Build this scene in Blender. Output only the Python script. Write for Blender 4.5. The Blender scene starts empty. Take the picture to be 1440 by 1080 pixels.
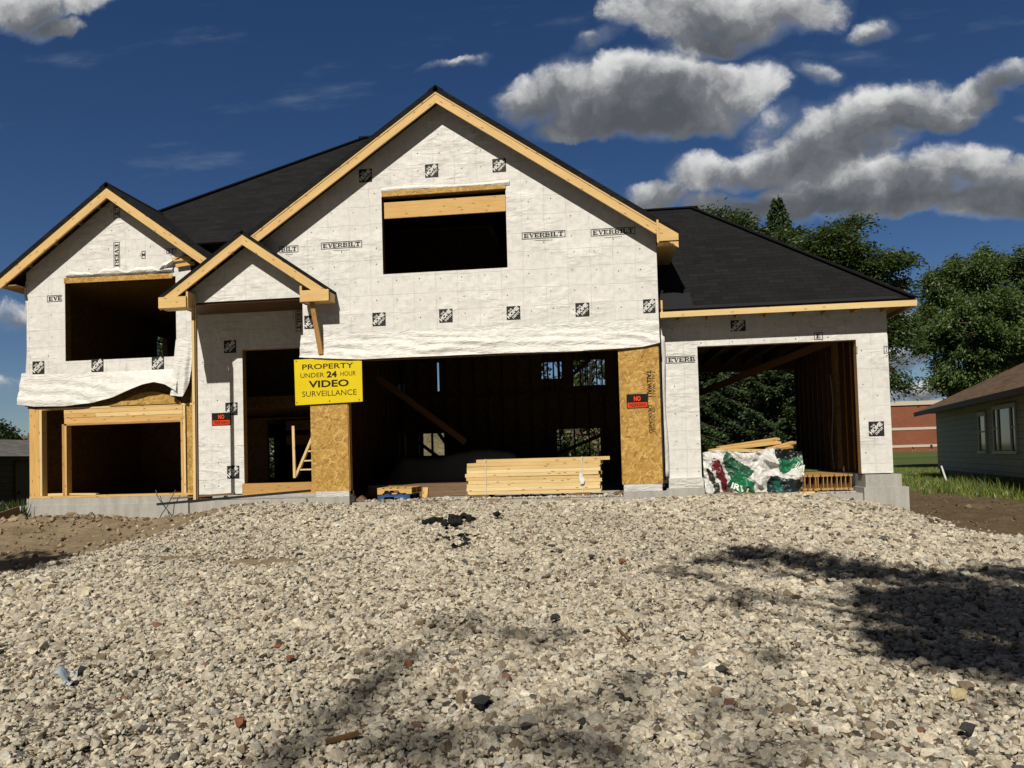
import bpy, bmesh, math, random
import numpy as np
from mathutils import Vector, Matrix
R = math.radians
random.seed(7); rng = np.random.default_rng(7)
SC = bpy.context.scene
COL = SC.collection

# ------------------------------------------------------------------ camera
YAW, PITCH, ROLL = R(6.365), R(1.884), R(1.612)
FPX, CY, DIST, EYE = 1081.0, 607.2, 13.8, 1.6
fw = Vector((-math.sin(YAW)*math.cos(PITCH), math.cos(YAW)*math.cos(PITCH), math.sin(PITCH)))
r0 = Vector((math.cos(YAW), math.sin(YAW), 0)); u0 = r0.cross(fw)
rt = r0*math.cos(ROLL) - u0*math.sin(ROLL); up = r0*math.sin(ROLL) + u0*math.cos(ROLL)
CAM = Vector((0, -DIST, EYE))
cd = bpy.data.cameras.new('camera'); cam = bpy.data.objects.new('camera', cd); COL.objects.link(cam)
M = Matrix((rt, up, -fw)).transposed().to_4x4(); M.translation = CAM; cam.matrix_world = M
cd.sensor_fit = 'HORIZONTAL'; cd.sensor_width = 36; cd.lens = FPX/1440*36
cd.shift_y = (CY-540)/1440; cd.clip_end = 3000; cd.clip_start = 0.05
SC.camera = cam
SC.view_settings.view_transform = 'Standard'; SC.view_settings.look = 'None'
SC.view_settings.exposure = -0.15; SC.view_settings.gamma = 1
SC.cycles.max_bounces = 5; SC.cycles.diffuse_bounces = 1; SC.cycles.transparent_max_bounces = 4

def U(px, py, Y=0.0):                     # photo pixel -> point on the plane y = Y
    d = fw*FPX + rt*(px-720) - up*(py-CY)
    return CAM + d*((Y+DIST)/d.y)

# ------------------------------------------------------------------ node helpers
def nodes(mat):
    mat.use_nodes = True
    nt = mat.node_tree; nt.nodes.clear()
    return nt
class NT:
    def __init__(s, nt): s.nt = nt
    def n(s, typ, **kw):
        nd = s.nt.nodes.new(typ)
        for k, v in kw.items():
            if k == 'ins':
                for kk, vv in v.items():
                    if hasattr(vv, 'is_output'): s.nt.links.new(vv, nd.inputs[kk])
                    else: nd.inputs[kk].default_value = vv
            else: setattr(nd, k, v)
        return nd
    def math(s, op, a, b=0.0, c=0.0, clamp=False):
        nd = s.n('ShaderNodeMath', operation=op, use_clamp=clamp)
        for i, q in enumerate((a, b, c)):
            if hasattr(q, 'is_output'): s.nt.links.new(q, nd.inputs[i])
            else: nd.inputs[i].default_value = q
        return nd.outputs[0]
    def mix(s, fac, a, b, mode='MIX'):
        nd = s.n('ShaderNodeMix', data_type='RGBA', blend_type=mode)
        for i, q in ((0, fac), (6, a), (7, b)):
            if hasattr(q, 'is_output'): s.nt.links.new(q, nd.inputs[i])
            else: nd.inputs[i].default_value = (*q, 1) if isinstance(q, tuple) and len(q) == 3 else q
        return nd.outputs[2]
    def ramp(s, fac, stops, interp='LINEAR'):
        nd = s.n('ShaderNodeValToRGB'); cr = nd.color_ramp; cr.interpolation = interp
        while len(cr.elements) < len(stops): cr.elements.new(0.5)
        for e, (p, c) in zip(cr.elements, stops):
            e.position = p; e.color = (*c, 1) if len(c) == 3 else c
        s.nt.links.new(fac, nd.inputs[0]); return nd.outputs[0]
    def noise(s, vec, scale, detail=4, rough=0.55, dist=0.0, out=0):
        nd = s.n('ShaderNodeTexNoise', ins={'Scale': scale, 'Detail': detail, 'Roughness': rough, 'Distortion': dist})
        if vec is not None: s.nt.links.new(vec, nd.inputs['Vector'])
        return nd.outputs[out]
    def mapping(s, vec, scale=(1, 1, 1), rot=(0, 0, 0), loc=(0, 0, 0)):
        nd = s.n('ShaderNodeMapping'); nd.inputs['Scale'].default_value = scale
        nd.inputs['Rotation'].default_value = rot; nd.inputs['Location'].default_value = loc
        s.nt.links.new(vec, nd.inputs['Vector']); return nd.outputs[0]
    def bump(s, h, strength=0.3, dist=0.02):
        nd = s.n('ShaderNodeBump', ins={'Strength': strength, 'Distance': dist}); s.nt.links.new(h, nd.inputs['Height']); return nd.outputs[0]
    def out(s, color, rough=0.7, normal=None, spec=0.3, metallic=0.0):
        b = s.n('ShaderNodeBsdfPrincipled')
        for k, v in (('Base Color', color), ('Roughness', rough), ('Specular IOR Level', spec), ('Metallic', metallic)):
            if hasattr(v, 'is_output'): s.nt.links.new(v, b.inputs[k])
            else: b.inputs[k].default_value = (*v, 1) if isinstance(v, tuple) and len(v) == 3 else v
        if normal is not None: s.nt.links.new(normal, b.inputs['Normal'])
        o = s.n('ShaderNodeOutputMaterial'); s.nt.links.new(b.outputs[0], o.inputs[0]); return b
    def uv(s): return s.n('ShaderNodeTexCoord').outputs['UV']
    def obj(s): return s.n('ShaderNodeTexCoord').outputs['Object']
    def attr(s, name, out='Color'): return s.n('ShaderNodeAttribute', attribute_name=name).outputs[out]

# ------------------------------------------------------------------ world: sky with cumulus, sun
SUN = Vector((-0.19, -1.0, 1.0)).normalized()       # towards the sun
SUN_EL = math.asin(SUN.z); SUN_AZ = math.atan2(SUN.x, SUN.y)
sd = bpy.data.lights.new('sun', 'SUN'); sd.energy = 5.0; sd.angle = R(0.55); sd.color = (1.0, 0.93, 0.80)
so = bpy.data.objects.new('sun', sd); COL.objects.link(so)
so.rotation_euler = SUN.to_track_quat('Z', 'Y').to_euler(); so.location = (-6, -30, 30)
W = bpy.data.worlds.new('World'); SC.world = W; W.use_nodes = True
def build_world():
    nt = W.node_tree; nt.nodes.clear(); s = NT(nt)
    sky = s.n('ShaderNodeTexSky', sky_type='NISHITA'); sky.sun_disc = False
    sky.sun_elevation = SUN_EL; sky.sun_rotation = SUN_AZ; sky.air_density = 0.85; sky.dust_density = 0.15; sky.ozone_density = 3.0
    d = s.n('ShaderNodeTexCoord').outputs['Generated']
    sep = s.n('ShaderNodeSeparateXYZ', ins={'Vector': d})
    X, Y, Z = sep.outputs
    ys = s.math('MAXIMUM', Y, 0.02)
    u = s.math('DIVIDE', X, ys); v = s.math('DIVIDE', Z, ys)
    uv = s.n('ShaderNodeCombineXYZ', ins={'X': u, 'Y': v}).outputs[0]
    # domain warp so that outlines billow
    w1 = s.n('ShaderNodeTexNoise', ins={'Vector': uv, 'Scale': 7.0, 'Detail': 5, 'Roughness': 0.6}).outputs['Color']
    wv = s.n('ShaderNodeVectorMath', operation='SUBTRACT', ins={0: w1, 1: (0.5, 0.5, 0.5)}).outputs[0]
    wv = s.n('ShaderNodeVectorMath', operation='SCALE', ins={0: wv, 'Scale': 0.075}).outputs[0]
    uvw = s.n('ShaderNodeVectorMath', operation='ADD', ins={0: uv, 1: wv}).outputs[0]
    ws = s.n('ShaderNodeSeparateXYZ', ins={'Vector': uvw})
    a, b = ws.outputs[0], ws.outputs[1]
    fb = s.noise(uvw, 16.0, 7, 0.62)
    fb2 = s.noise(uvw, 5.0, 5, 0.6)
    # heaps of cumulus: photo position (px), half sizes (px), tilt, strength
    blobs = CLOUDS
    dens = None; shade = None; tot = None
    for (px, py, rx, ry, tilt, k, *ref) in blobs:
        c = U(px, py, 0.0) - CAM; cu, cv = c.x/c.y, c.z/c.y
        sx, sy = rx/FPX*1.02, ry/FPX*1.02
        t = R(tilt); ca, sa = math.cos(t), math.sin(t)
        du = s.math('SUBTRACT', a, cu); dv = s.math('SUBTRACT', b, cv)
        p = s.math('MULTIPLY_ADD', dv, sa/sx, s.math('MULTIPLY', du, ca/sx))
        q = s.math('MULTIPLY_ADD', dv, ca/sy, s.math('MULTIPLY', du, -sa/sy))
        r2 = s.math('MULTIPLY_ADD', q, q, s.math('MULTIPLY', p, p))
        e = s.math('MULTIPLY', s.math('MAXIMUM', s.math('SUBTRACT', 1.0, s.math('MULTIPLY', r2, 0.75)), 0.0), k)
        dens = e if dens is None else s.math('MAXIMUM', dens, e)
        if ref: cr_ = U(px, ref[0], 0.0) - CAM; q = s.math('DIVIDE', s.math('SUBTRACT', b, cr_.z/cr_.y), ref[1]/FPX)
        sh = s.math('MULTIPLY', e, q)                # height inside the heap, weighted
        shade = sh if shade is None else s.math('ADD', shade, sh); tot = e if tot is None else s.math('ADD', tot, e)
    front = s.math('GREATER_THAN', Y, 0.05)
    dn = s.math('ADD', dens, s.math('MULTIPLY', s.math('SUBTRACT', fb, 0.5), 1.6))
    alpha = s.n('ShaderNodeMapRange', interpolation_type='SMOOTHSTEP', ins={'Value': dn, 'From Min': 0.20, 'From Max': 0.72}).outputs[0]
    gate = s.n('ShaderNodeMapRange', interpolation_type='SMOOTHSTEP', ins={'Value': dens, 'From Min': 0.0, 'From Max': 0.25}).outputs[0]
    alpha = s.math('MULTIPLY', s.math('MULTIPLY', alpha, gate), front)
    # sunlit tops and edges, grey thick bases
    hgt = s.math('DIVIDE', shade, s.math('MAXIMUM', tot, 0.05))
    lit = s.math('ADD', s.math('MULTIPLY', hgt, 0.58), s.math('MULTIPLY', s.math('SUBTRACT', fb, 0.5), 1.1))
    lit = s.math('ADD', lit, s.math('MULTIPLY', s.math('SUBTRACT', fb2, 0.5), 0.7))
    lit = s.math('ADD', lit, s.math('MULTIPLY', s.math('SUBTRACT', 0.8, tot), 0.16))
    lit = s.n('ShaderNodeMapRange', interpolation_type='SMOOTHSTEP', ins={'Value': lit, 'From Min': -0.5, 'From Max': 0.55}).outputs[0]
    ccol = s.ramp(lit, [(0.0, (0.10, 0.11, 0.125)), (0.35, (0.20, 0.21, 0.23)), (0.65, (0.45, 0.46, 0.47)), (1.0, (0.82, 0.82, 0.81))])
    # thin veils of high cirrus
    cv2 = s.mapping(uv, (1.6, 7.0, 1), (0, 0, R(-12)))
    ci = s.noise(cv2, 2.2, 6, 0.6)
    cir = s.n('ShaderNodeMapRange', interpolation_type='SMOOTHSTEP', ins={'Value': ci, 'From Min': 0.56, 'From Max': 0.82}).outputs[0]
    cir = s.math('MULTIPLY', s.math('MULTIPLY', cir, 0.35), front)
    skyc = s.n('ShaderNodeHueSaturation', ins={'Hue': 0.508, 'Saturation': SKY_SAT, 'Value': 1.1, 'Color': sky.outputs[0]}).outputs[0]
    bg = s.n('ShaderNodeBackground', ins={'Color': skyc, 'Strength': SKY_STR})
    bc = s.n('ShaderNodeBackground', ins={'Color': ccol, 'Strength': 1.0})
    bci = s.n('ShaderNodeBackground', ins={'Color': (0.30, 0.36, 0.46, 1), 'Strength': 1.0})
    m1 = s.n('ShaderNodeMixShader', ins={0: cir, 1: bg.outputs[0], 2: bci.outputs[0]})
    veil = s.n('ShaderNodeMapRange', interpolation_type='SMOOTHSTEP', ins={'Value': s.math('ADD', dens, s.math('MULTIPLY', s.math('SUBTRACT', fb2, 0.5), 1.1)), 'From Min': 0.0, 'From Max': 0.9}).outputs[0]
    veil = s.math('MULTIPLY', s.math('MULTIPLY', veil, 0.55), front); cir = s.math('MAXIMUM', cir, s.math('MULTIPLY', veil, s.math('GREATER_THAN', dens, 0.0)))
    nt.links.new(cir, m1.inputs[0])
    bk = s.n('ShaderNodeVectorMath', operation='SCALE', ins={0: d, 'Scale': 2.2}).outputs[0]  # unseen grey clouds added behind the viewer to dim and neutralise ambient light
    bcov = s.n('ShaderNodeMapRange', interpolation_type='SMOOTHSTEP', ins={'Value': s.noise(bk, 1.0, 6, .6), 'From Min': 0.34, 'From Max': 0.54}).outputs[0]
    bcov = s.math('MULTIPLY', bcov, s.n('ShaderNodeMapRange', interpolation_type='SMOOTHSTEP', ins={'Value': s.math('MULTIPLY_ADD', s.math('ABSOLUTE', X), -0.5, Y), 'From Min': 0.0, 'From Max': -0.2}).outputs[0])
    alpha = s.math('MAXIMUM', alpha, bcov)
    lowb = s.n('ShaderNodeMapRange', ins={'Value': s.math('MULTIPLY_ADD', s.math('ABSOLUTE', X), -0.5, Y), 'From Min': -0.01, 'From Max': 0.01}).outputs[0]
    ccol = s.mix(lowb, (0.065, 0.061, 0.055), ccol); nt.links.new(ccol, bc.inputs[0])
    m2 = s.n('ShaderNodeMixShader', ins={0: alpha, 1: m1.outputs[0], 2: bc.outputs[0]})
    o = s.n('ShaderNodeOutputWorld'); nt.links.new(m2.outputs[0], o.inputs[0])
SKY_STR, SKY_SAT = 0.05, 1.22
CLOUDS = [(885, 142, 150, 34, 0, 1.0, 138, 78), (1230, 272, 170, 26, 0, .95, 264, 72), (890, 18, 55, 30, 0, 0.8, 30, 78), (960, 18, 80, 46, 0, 1.0, 30, 78), (1045, 22, 85, 46, 0, 1.0, 30, 78), (1125, 10, 60, 34, 0, 0.9, 30, 78), (1000, 62, 75, 22, 0, 0.8, 30, 78), (842, 62, 36, 14, 20, 0.45), (745, 138, 52, 34, 0, 0.9, 138, 78), (800, 122, 60, 40, 0, 1.0, 138, 78), (865, 108, 60, 34, 0, 0.95, 138, 78), (930, 108, 70, 36, 0, 1.0, 138, 78), (1000, 112, 65, 36, 0, 1.0, 138, 78), (1060, 122, 48, 38, 0, 0.9, 138, 78), (850, 165, 120, 26, 0, 0.9, 138, 78), (960, 160, 110, 30, 0, 0.95, 138, 78), (1105, 222, 70, 36, 10, 0.85), (1165, 195, 65, 48, 10, 1.0), (1215, 165, 55, 48, 0, 1.0), (1275, 150, 65, 42, 10, 0.95), (1335, 158, 50, 30, 10, 0.85), (1375, 130, 45, 24, 15, 0.8), (1420, 106, 45, 20, 10, 0.8), (1240, 205, 55, 18, 8, 0.6), (925, 272, 48, 26, 0, 0.8, 262, 64), (985, 240, 55, 34, 0, 0.9, 262, 64), (1045, 238, 55, 28, 10, 0.85, 264, 72), (1015, 285, 70, 22, 0, 0.7, 262, 64), (1085, 175, 45, 28, 20, 0.5), (1130, 245, 40, 16, 0, 0.5, 264, 72), (1050, 290, 55, 24, 0, 0.8, 264, 72), (1115, 278, 60, 30, 0, 0.9, 264, 72), (1180, 262, 65, 40, 0, 1.0, 264, 72), (1250, 258, 75, 44, 0, 1.0, 264, 72), (1320, 240, 60, 34, 0, 1.0, 264, 72), (1375, 242, 45, 34, 0, 0.95, 264, 72), (1400, 285, 90, 26, 0, 1.0, 264, 72), (1445, 258, 45, 36, 0, 0.95, 264, 72), (1280, 290, 120, 18, 0, 0.9, 264, 72), (1212, 36, 40, 17, 8, 0.6), (1145, 100, 28, 18, -20, 0.45), (1437, 170, 16, 10, 0, 0.5), (40, 14, 70, 38, 0, 1.0, 18, 62), (118, 2, 60, 22, 0, 0.85, 18, 62), (70, 40, 55, 20, 0, 0.8, 18, 62), (1265, 500, 60, 20, 10, 0.75), (1300, 540, 70, 16, 4, 0.7), (1262, 460, 40, 14, 0, 0.6), (12, 440, 60, 24, 0, 0.5), (0, 540, 60, 20, 0, 0.4), (645, 82, 50, 8, 6, 0.42)]
build_world()

# ------------------------------------------------------------------ mesh builder
SET_BACK = [False]     # pieces of the bay are drafted on the main front's plane and stand 0.92 m further back, full size
BS_ = (DIST+.92)/DIST
class MB:
    def __init__(s): s.v = []; s.f = []; s.m = []; s.uv = []; s.p = []
    def face(s, pts, mat=0, uv=None, axis=None):
        i = len(s.v); pts = [Vector(p) for p in pts]; s.v += pts; s.f.append(tuple(range(i, i+len(pts)))); s.m.append(mat)
        if uv is None:
            n = Vector((0, 0, 0))
            for k in range(len(pts)): n += pts[k].cross(pts[(k+1) % len(pts)])
            n = (n.normalized() if n.length > 1e-12 else Vector((0, 1, 0)))
            if axis is not None:
                a = Vector(axis) - n*n.dot(Vector(axis))
                if a.length < 0.1: a = Vector((0, 0, 1)) - n*n.z
                if a.length < 0.1: a = Vector((1, 0, 0))
                a.normalize()
            else:
                a = Vector((0, 0, 1)).cross(n)
                a = a.normalized() if a.length > 0.05 else Vector((1, 0, 0))
                if a.x < -0.5 or (abs(a.x) <= 0.5 and a.y < 0): a = -a
            b = n.cross(a)
            if b.z < -0.1: b = -b
            ox, oy = s.off if hasattr(s, 'off') else (0, 0)
            uv = [(p.dot(a)+ox, p.dot(b)+oy) for p in pts]
        s.uv += uv
    def rnd(s): s.off = (random.uniform(-40, 40), random.uniform(-40, 40))
    def hexa(s, c, mat=0, axis=None):     # 8 corners: bottom 4, top 4
        s.p.append((len(s.v), len(s.f), len(s.uv))); s.rnd()
        for q in ((0, 3, 2, 1), (4, 5, 6, 7), (0, 1, 5, 4), (1, 2, 6, 5), (2, 3, 7, 6), (3, 0, 4, 7)):
            s.face([c[k] for k in q], mat, axis=axis)
        s.off = (0, 0)
    def box(s, x0, x1, y0, y1, z0, z1, mat=0, grain=True):
        c = [(x0, y0, z0), (x1, y0, z0), (x1, y1, z0), (x0, y1, z0), (x0, y0, z1), (x1, y0, z1), (x1, y1, z1), (x0, y1, z1)]
        e = (abs(x1-x0), abs(y1-y0), abs(z1-z0)); k = e.index(max(e)); ax = [0, 0, 0]; ax[k] = 1
        s.hexa([Vector(q) for q in c], mat, ax if grain else None)
    def bar(s, p0, p1, w, h, mat=0, side=None):     # beam from p0 to p1; w along side, h across
        p0, p1 = Vector(p0), Vector(p1); d = (p1-p0).normalized()
        if side is None: side = Vector((0, 1, 0)) if abs(d.y) < 0.9 else Vector((1, 0, 0))
        side = (Vector(side) - d*d.dot(Vector(side))).normalized(); o = d.cross(side)
        A, B = side*(w/2), o*(h/2)
        s.hexa([p0-A-B, p0+A-B, p1+A-B, p1-A-B, p0-A+B, p0+A+B, p1+A+B, p1-A+B], mat, d)
    def prism(s, poly, y0, y1, mat=0, grain=None, edge=None):   # polygon of (x, z), extruded in y
        n = len(poly); e = mat if edge is None else edge
        s.face([(x, y0, z) for x, z in poly], mat, axis=grain); s.face([(x, y1, z) for x, z in reversed(poly)], mat, axis=grain)
        for k in range(n):
            a, b = poly[k], poly[(k+1) % n]
            s.face([(a[0], y0, a[1]), (a[0], y1, a[1]), (b[0], y1, b[1]), (b[0], y0, b[1])], e, axis=grain)
    def slab(s, pts, t, mat=0, under=None, axis=None):   # polygon in space with thickness t (downwards along its normal)
        pts = [Vector(p) for p in pts]; n = Vector((0, 0, 0))
        for k in range(len(pts)): n += pts[k].cross(pts[(k+1) % len(pts)])
        n.normalize()
        if n.z < 0: n = -n
        lo = [p-n*t for p in pts]; un = mat if under is None else under
        s.face(pts, mat, axis=axis); s.face(lo[::-1], un, axis=axis)
        for k in range(len(pts)):
            j = (k+1) % len(pts); s.face([pts[k], pts[j], lo[j], lo[k]], mat)
    def grid(s, fn, nu, nv, mat=0, uvscale=1.0):
        base = len(s.v)
        for j in range(nv+1):
            for i in range(nu+1): s.v.append(Vector(fn(i/nu, j/nv)))
        for j in range(nv):
            for i in range(nu):
                q = (base+j*(nu+1)+i, base+j*(nu+1)+i+1, base+(j+1)*(nu+1)+i+1, base+(j+1)*(nu+1)+i)
                s.f.append(q); s.m.append(mat); s.uv += [(s.v[k].x*uvscale, s.v[k].z*uvscale) for k in q]
    def tube(s, pts, radii, mat=0, sides=7):
        pts = [Vector(p) for p in pts]; rings = []
        for k, p in enumerate(pts):
            d = (pts[min(k+1, len(pts)-1)] - pts[max(k-1, 0)]).normalized()
            a = d.cross(Vector((0.31, 0.95, 0.05))).normalized(); b = d.cross(a)
            rr = radii[k] if hasattr(radii, '__len__') else radii
            base = len(s.v); rings.append(base)
            for q in range(sides):
                t = 2*math.pi*q/sides; s.v.append(p + a*(math.cos(t)*rr) + b*(math.sin(t)*rr))
        L = 0
        for k in range(len(pts)-1):
            l2 = L + (pts[k+1]-pts[k]).length
            for q in range(sides):
                r2 = (q+1) % sides
                s.f.append((rings[k]+q, rings[k]+r2, rings[k+1]+r2, rings[k+1]+q)); s.m.append(mat)
                s.uv += [(L, q/sides), (L, (q+1)/sides), (l2, (q+1)/sides), (l2, q/sides)]
            L = l2
        for k, rev in ((0, True), (-1, False)):
            q = [rings[k]+i for i in range(sides)]
            s.f.append(tuple(q[::-1] if rev else q)); s.m.append(mat); s.uv += [(0, 0)]*sides
    def each(s, name, mats, parent=None):      # every box or bar as an object of its own
        ends = s.p[1:] + [(len(s.v), len(s.f), len(s.uv))]; out = []
        for (v0, f0, u0), (v1, f1, u1) in zip(s.p, ends):
            k = MB(); k.v = s.v[v0:v1]; k.f = [tuple(i-v0 for i in f) for f in s.f[f0:f1]]; k.m = s.m[f0:f1]; k.uv = s.uv[u0:u1]
            out.append(k.build(name, mats, parent))
        return out
    def build(s, name, mats, parent=None, smooth=False):
        if SET_BACK[0]: s.v = [CAM + (Vector(q)-CAM)*BS_ for q in s.v]
        me = bpy.data.meshes.new(name); me.from_pydata([tuple(q) for q in s.v], [], s.f)
        for q in (mats if isinstance(mats, (list, tuple)) else [mats]): me.materials.append(q)
        me.polygons.foreach_set('material_index', s.m)
        ul = me.uv_layers.new(name='UVMap'); ul.data.foreach_set('uv', np.array(s.uv, dtype=np.float32).ravel())
        if smooth: me.polygons.foreach_set('use_smooth', [True]*len(s.f))
        me.update(); o = bpy.data.objects.new(name, me); COL.objects.link(o)
        if parent is not None: o.parent = parent
        return o
def tag(o, label=None, cat=None, group=None, kind=None):
    if label: o['label'] = label
    if cat: o['category'] = cat
    if group: o['group'] = group
    if kind: o['kind'] = kind
    return o
def thing(name, label, cat, loc=(0, 0, 0), group=None):
    o = bpy.data.objects.new(name, None); COL.objects.link(o); o.location = loc; o.empty_display_size = 0.2
    return tag(o, label, cat, group)
def rebase(root, loc):      # put an Empty at loc without moving the meshes built in world space
    root.location = loc
    for c in root.children:
        c.location = Vector(c.location) - Vector(loc)
def np_mesh(name, V, F, mats, fattr=None, parent=None, smooth=False):   # V (n,3), F (m,k) numpy
    me = bpy.data.meshes.new(name); k = F.shape[1]
    me.vertices.add(len(V)); me.vertices.foreach_set('co', V.astype(np.float32).ravel())
    me.loops.add(F.size); me.loops.foreach_set('vertex_index', F.astype(np.int32).ravel())
    me.polygons.add(len(F)); me.polygons.foreach_set('loop_start', np.arange(0, F.size, k, dtype=np.int32))
    for q in (mats if isinstance(mats, (list, tuple)) else [mats]): me.materials.append(q)
    me.update(calc_edges=True)
    me.polygons.foreach_set('use_smooth', np.full(len(F), smooth))
    if fattr is not None:
        a = me.attributes.new('tint', 'FLOAT_COLOR', 'FACE'); a.data.foreach_set('color', fattr.astype(np.float32).ravel())
    o = bpy.data.objects.new(name, me); COL.objects.link(o)
    if parent is not None: o.parent = parent
    return o

# ------------------------------------------------------------------ lettering
_tc = {}
def glyphs(txt, bold=0.0):
    key = (txt, bold)
    if key not in _tc:
        c = bpy.data.curves.new('lettering', 'FONT'); c.body = txt; c.size = 1; c.offset = bold; c.resolution_u = 3; c.fill_mode = 'FRONT'
        o = bpy.data.objects.new('lettering', c); COL.objects.link(o)
        dg = bpy.context.evaluated_depsgraph_get(); me = o.evaluated_get(dg).to_mesh()
        V = [(v.co.x, v.co.y) for v in me.vertices]; F = [tuple(p.vertices) for p in me.polygons]
        o.evaluated_get(dg).to_mesh_clear(); bpy.data.objects.remove(o); bpy.data.curves.remove(c)
        xs = [v[0] for v in V]; ysv = [v[1] for v in V]; x0, x1, y0, y1 = min(xs), max(xs), min(ysv), max(ysv)
        _tc[key] = ([((x-x0)/(x1-x0), (y-y0)/(y1-y0)) for x, y in V], F)
    return _tc[key]
def put(mb, g, O, A, B, mat):       # glyph outlines (0..1) laid on a plane: O + A x + B y
    V, F = g; i = len(mb.v)
    mb.v += [O + A*x + B*y for x, y in V]
    for f in F: mb.f.append(tuple(k+i for k in f)); mb.m.append(mat); mb.uv += [(0, 0)]*len(f)
def text_px(mb, txt, pl, pr, hpx, Y, mat, bold=0.0):
    a, b = U(*pl, Y), U(*pr, Y); h = hpx*(Y+DIST)/FPX/math.cos(YAW)
    put(mb, glyphs(txt, bold), a, b-a, Vector((0, 0, h)), mat)
SLAB = {}
def _slab_font():
    t, sf = .27, .17      # stroke, serif
    H = lambda x0, x1, y0, y1: [(x0, y0), (x1, y0), (x1, y1), (x0, y1)]
    SLAB['E'] = [H(.1, .1+t, 0, 1), H(0, .9, 0, sf), H(0, .9, 1-sf, 1), H(.3, .65, .44, .56), H(.78, .9, 0, .32), H(.78, .9, .68, 1), H(.55, .67, .34, .66)]
    SLAB['V'] = [[(.1, 1), (.1+t*1.2, 1), (.62, 0), (.42, 0)], [(.8, 1), (.92, 1), (.62, 0), (.5, 0)], H(0, .45, 1-sf, 1), H(.66, 1.02, 1-sf, 1)]
    SLAB['R'] = [H(.1, .1+t, 0, 1), H(0, .45, 0, sf), H(0, .7, 1-sf, 1), H(.3, .7, .42, .54), [(.62, 1), (.8, .97), (.92, .84), (.92, .64), (.8, .5), (.62, .42), (.62, .54), (.72, .62), (.72, .84), (.62, .88)], [(.5, .46), (.72, .46), (.88, .1), (.68, .1)], H(.66, 1.0, 0, sf)]
    SLAB['B'] = [H(.1, .1+t, 0, 1), H(0, .65, 0, sf), H(0, .65, 1-sf, 1), H(.3, .65, .45, .57), [(.6, 1), (.78, .96), (.88, .84), (.86, .64), (.76, .52), (.6, .5), (.6, .57), (.68, .66), (.68, .84), (.6, .88)], [(.6, .55), (.8, .5), (.92, .36), (.92, .18), (.8, .04), (.6, 0), (.6, .13), (.72, .2), (.72, .36), (.6, .45)]]
    SLAB['I'] = [H(.15, .15+t, 0, 1), H(.02, .48, 0, sf), H(.02, .48, 1-sf, 1)]
    SLAB['L'] = [H(.1, .1+t, 0, 1), H(0, .88, 0, sf), H(0, .42, 1-sf, 1), H(.76, .88, 0, .36)]
    SLAB['T'] = [H(.38, .38+t, 0, 1), H(.2, .76, 0, sf), H(0, .96, 1-sf, 1), H(0, .12, .66, 1), H(.84, .96, .66, 1)]
_slab_font()
ADV = {'E': 1.0, 'V': 1.02, 'R': 1.06, 'B': 1.02, 'I': .58, 'L': .96, 'T': 1.0}
def slab_print(mb, txt, O, A, B, mat, box=True, full='EVERBILT', w=None, h=.13):
    # O: lower left of the word's frame, A / B: unit vectors along the word / up the letters, w: width of the full framed word, h: height of the frame
    tot = sum(ADV[c] for c in full); w = w or .79
    pad = .035; k = (w-2*pad)/tot; lh = h*.62; y0 = h*.19; x = pad
    for c in txt:
        for poly in SLAB[c]:
            mb.face([O + A*(x+px*k) + B*(y0+py*lh) for px, py in poly], mat, uv=[(0, 0)]*len(poly))
        x += ADV[c]*k
    if txt.startswith(full[:len(txt)]) and txt != full: xe = x
    else: xe = w
    t = .0115
    def rect(a, b, c, d): mb.face([O+A*a+B*c, O+A*b+B*c, O+A*b+B*d, O+A*a+B*d], mat, uv=[(0, 0)]*4)
    if box:
        rect(0, xe, 0, t); rect(0, xe, h-t, h); rect(0, t, t, h-t)
        if txt == full: rect(w-t, w, t, h-t); rect(w*.3, w*.7, -h*.3, -h*.3+.006); rect(w*.49, w*.51, -h*.62, -h*.42)
def badge(mb, px, py, Y, black, white, w=.25, h=.25, clip=1.0):
    # square printed badge with stencilled diagonal words
    c = U(px, py, Y); X, Z = Vector((1, 0, 0)), Vector((0, 0, 1)); e = Vector((0, -.0015, 0))
    mb.face([c-X*w/2-Z*h/2, c+X*(w*clip-w/2)-Z*h/2, c+X*(w*clip-w/2)+Z*h/2, c-X*w/2+Z*h/2], black, uv=[(0, 0)]*4)
    if clip < .6: return
    a = R(43); A = Vector((math.cos(a), 0, math.sin(a))); B = Vector((-math.sin(a), 0, math.cos(a)))
    for txt, w0, off, hh, sh, bo in (('THE', .085, .062, .034, -.01, .03), ('HOME', .265, -.022, .078, 0, .06), ('DEPOT', .17, -.078, .04, .012, .04)):
        put(mb, glyphs(txt, bo), c + e - A*(w0/2) + B*off + A*sh, A*w0, B*hh, white)

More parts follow.
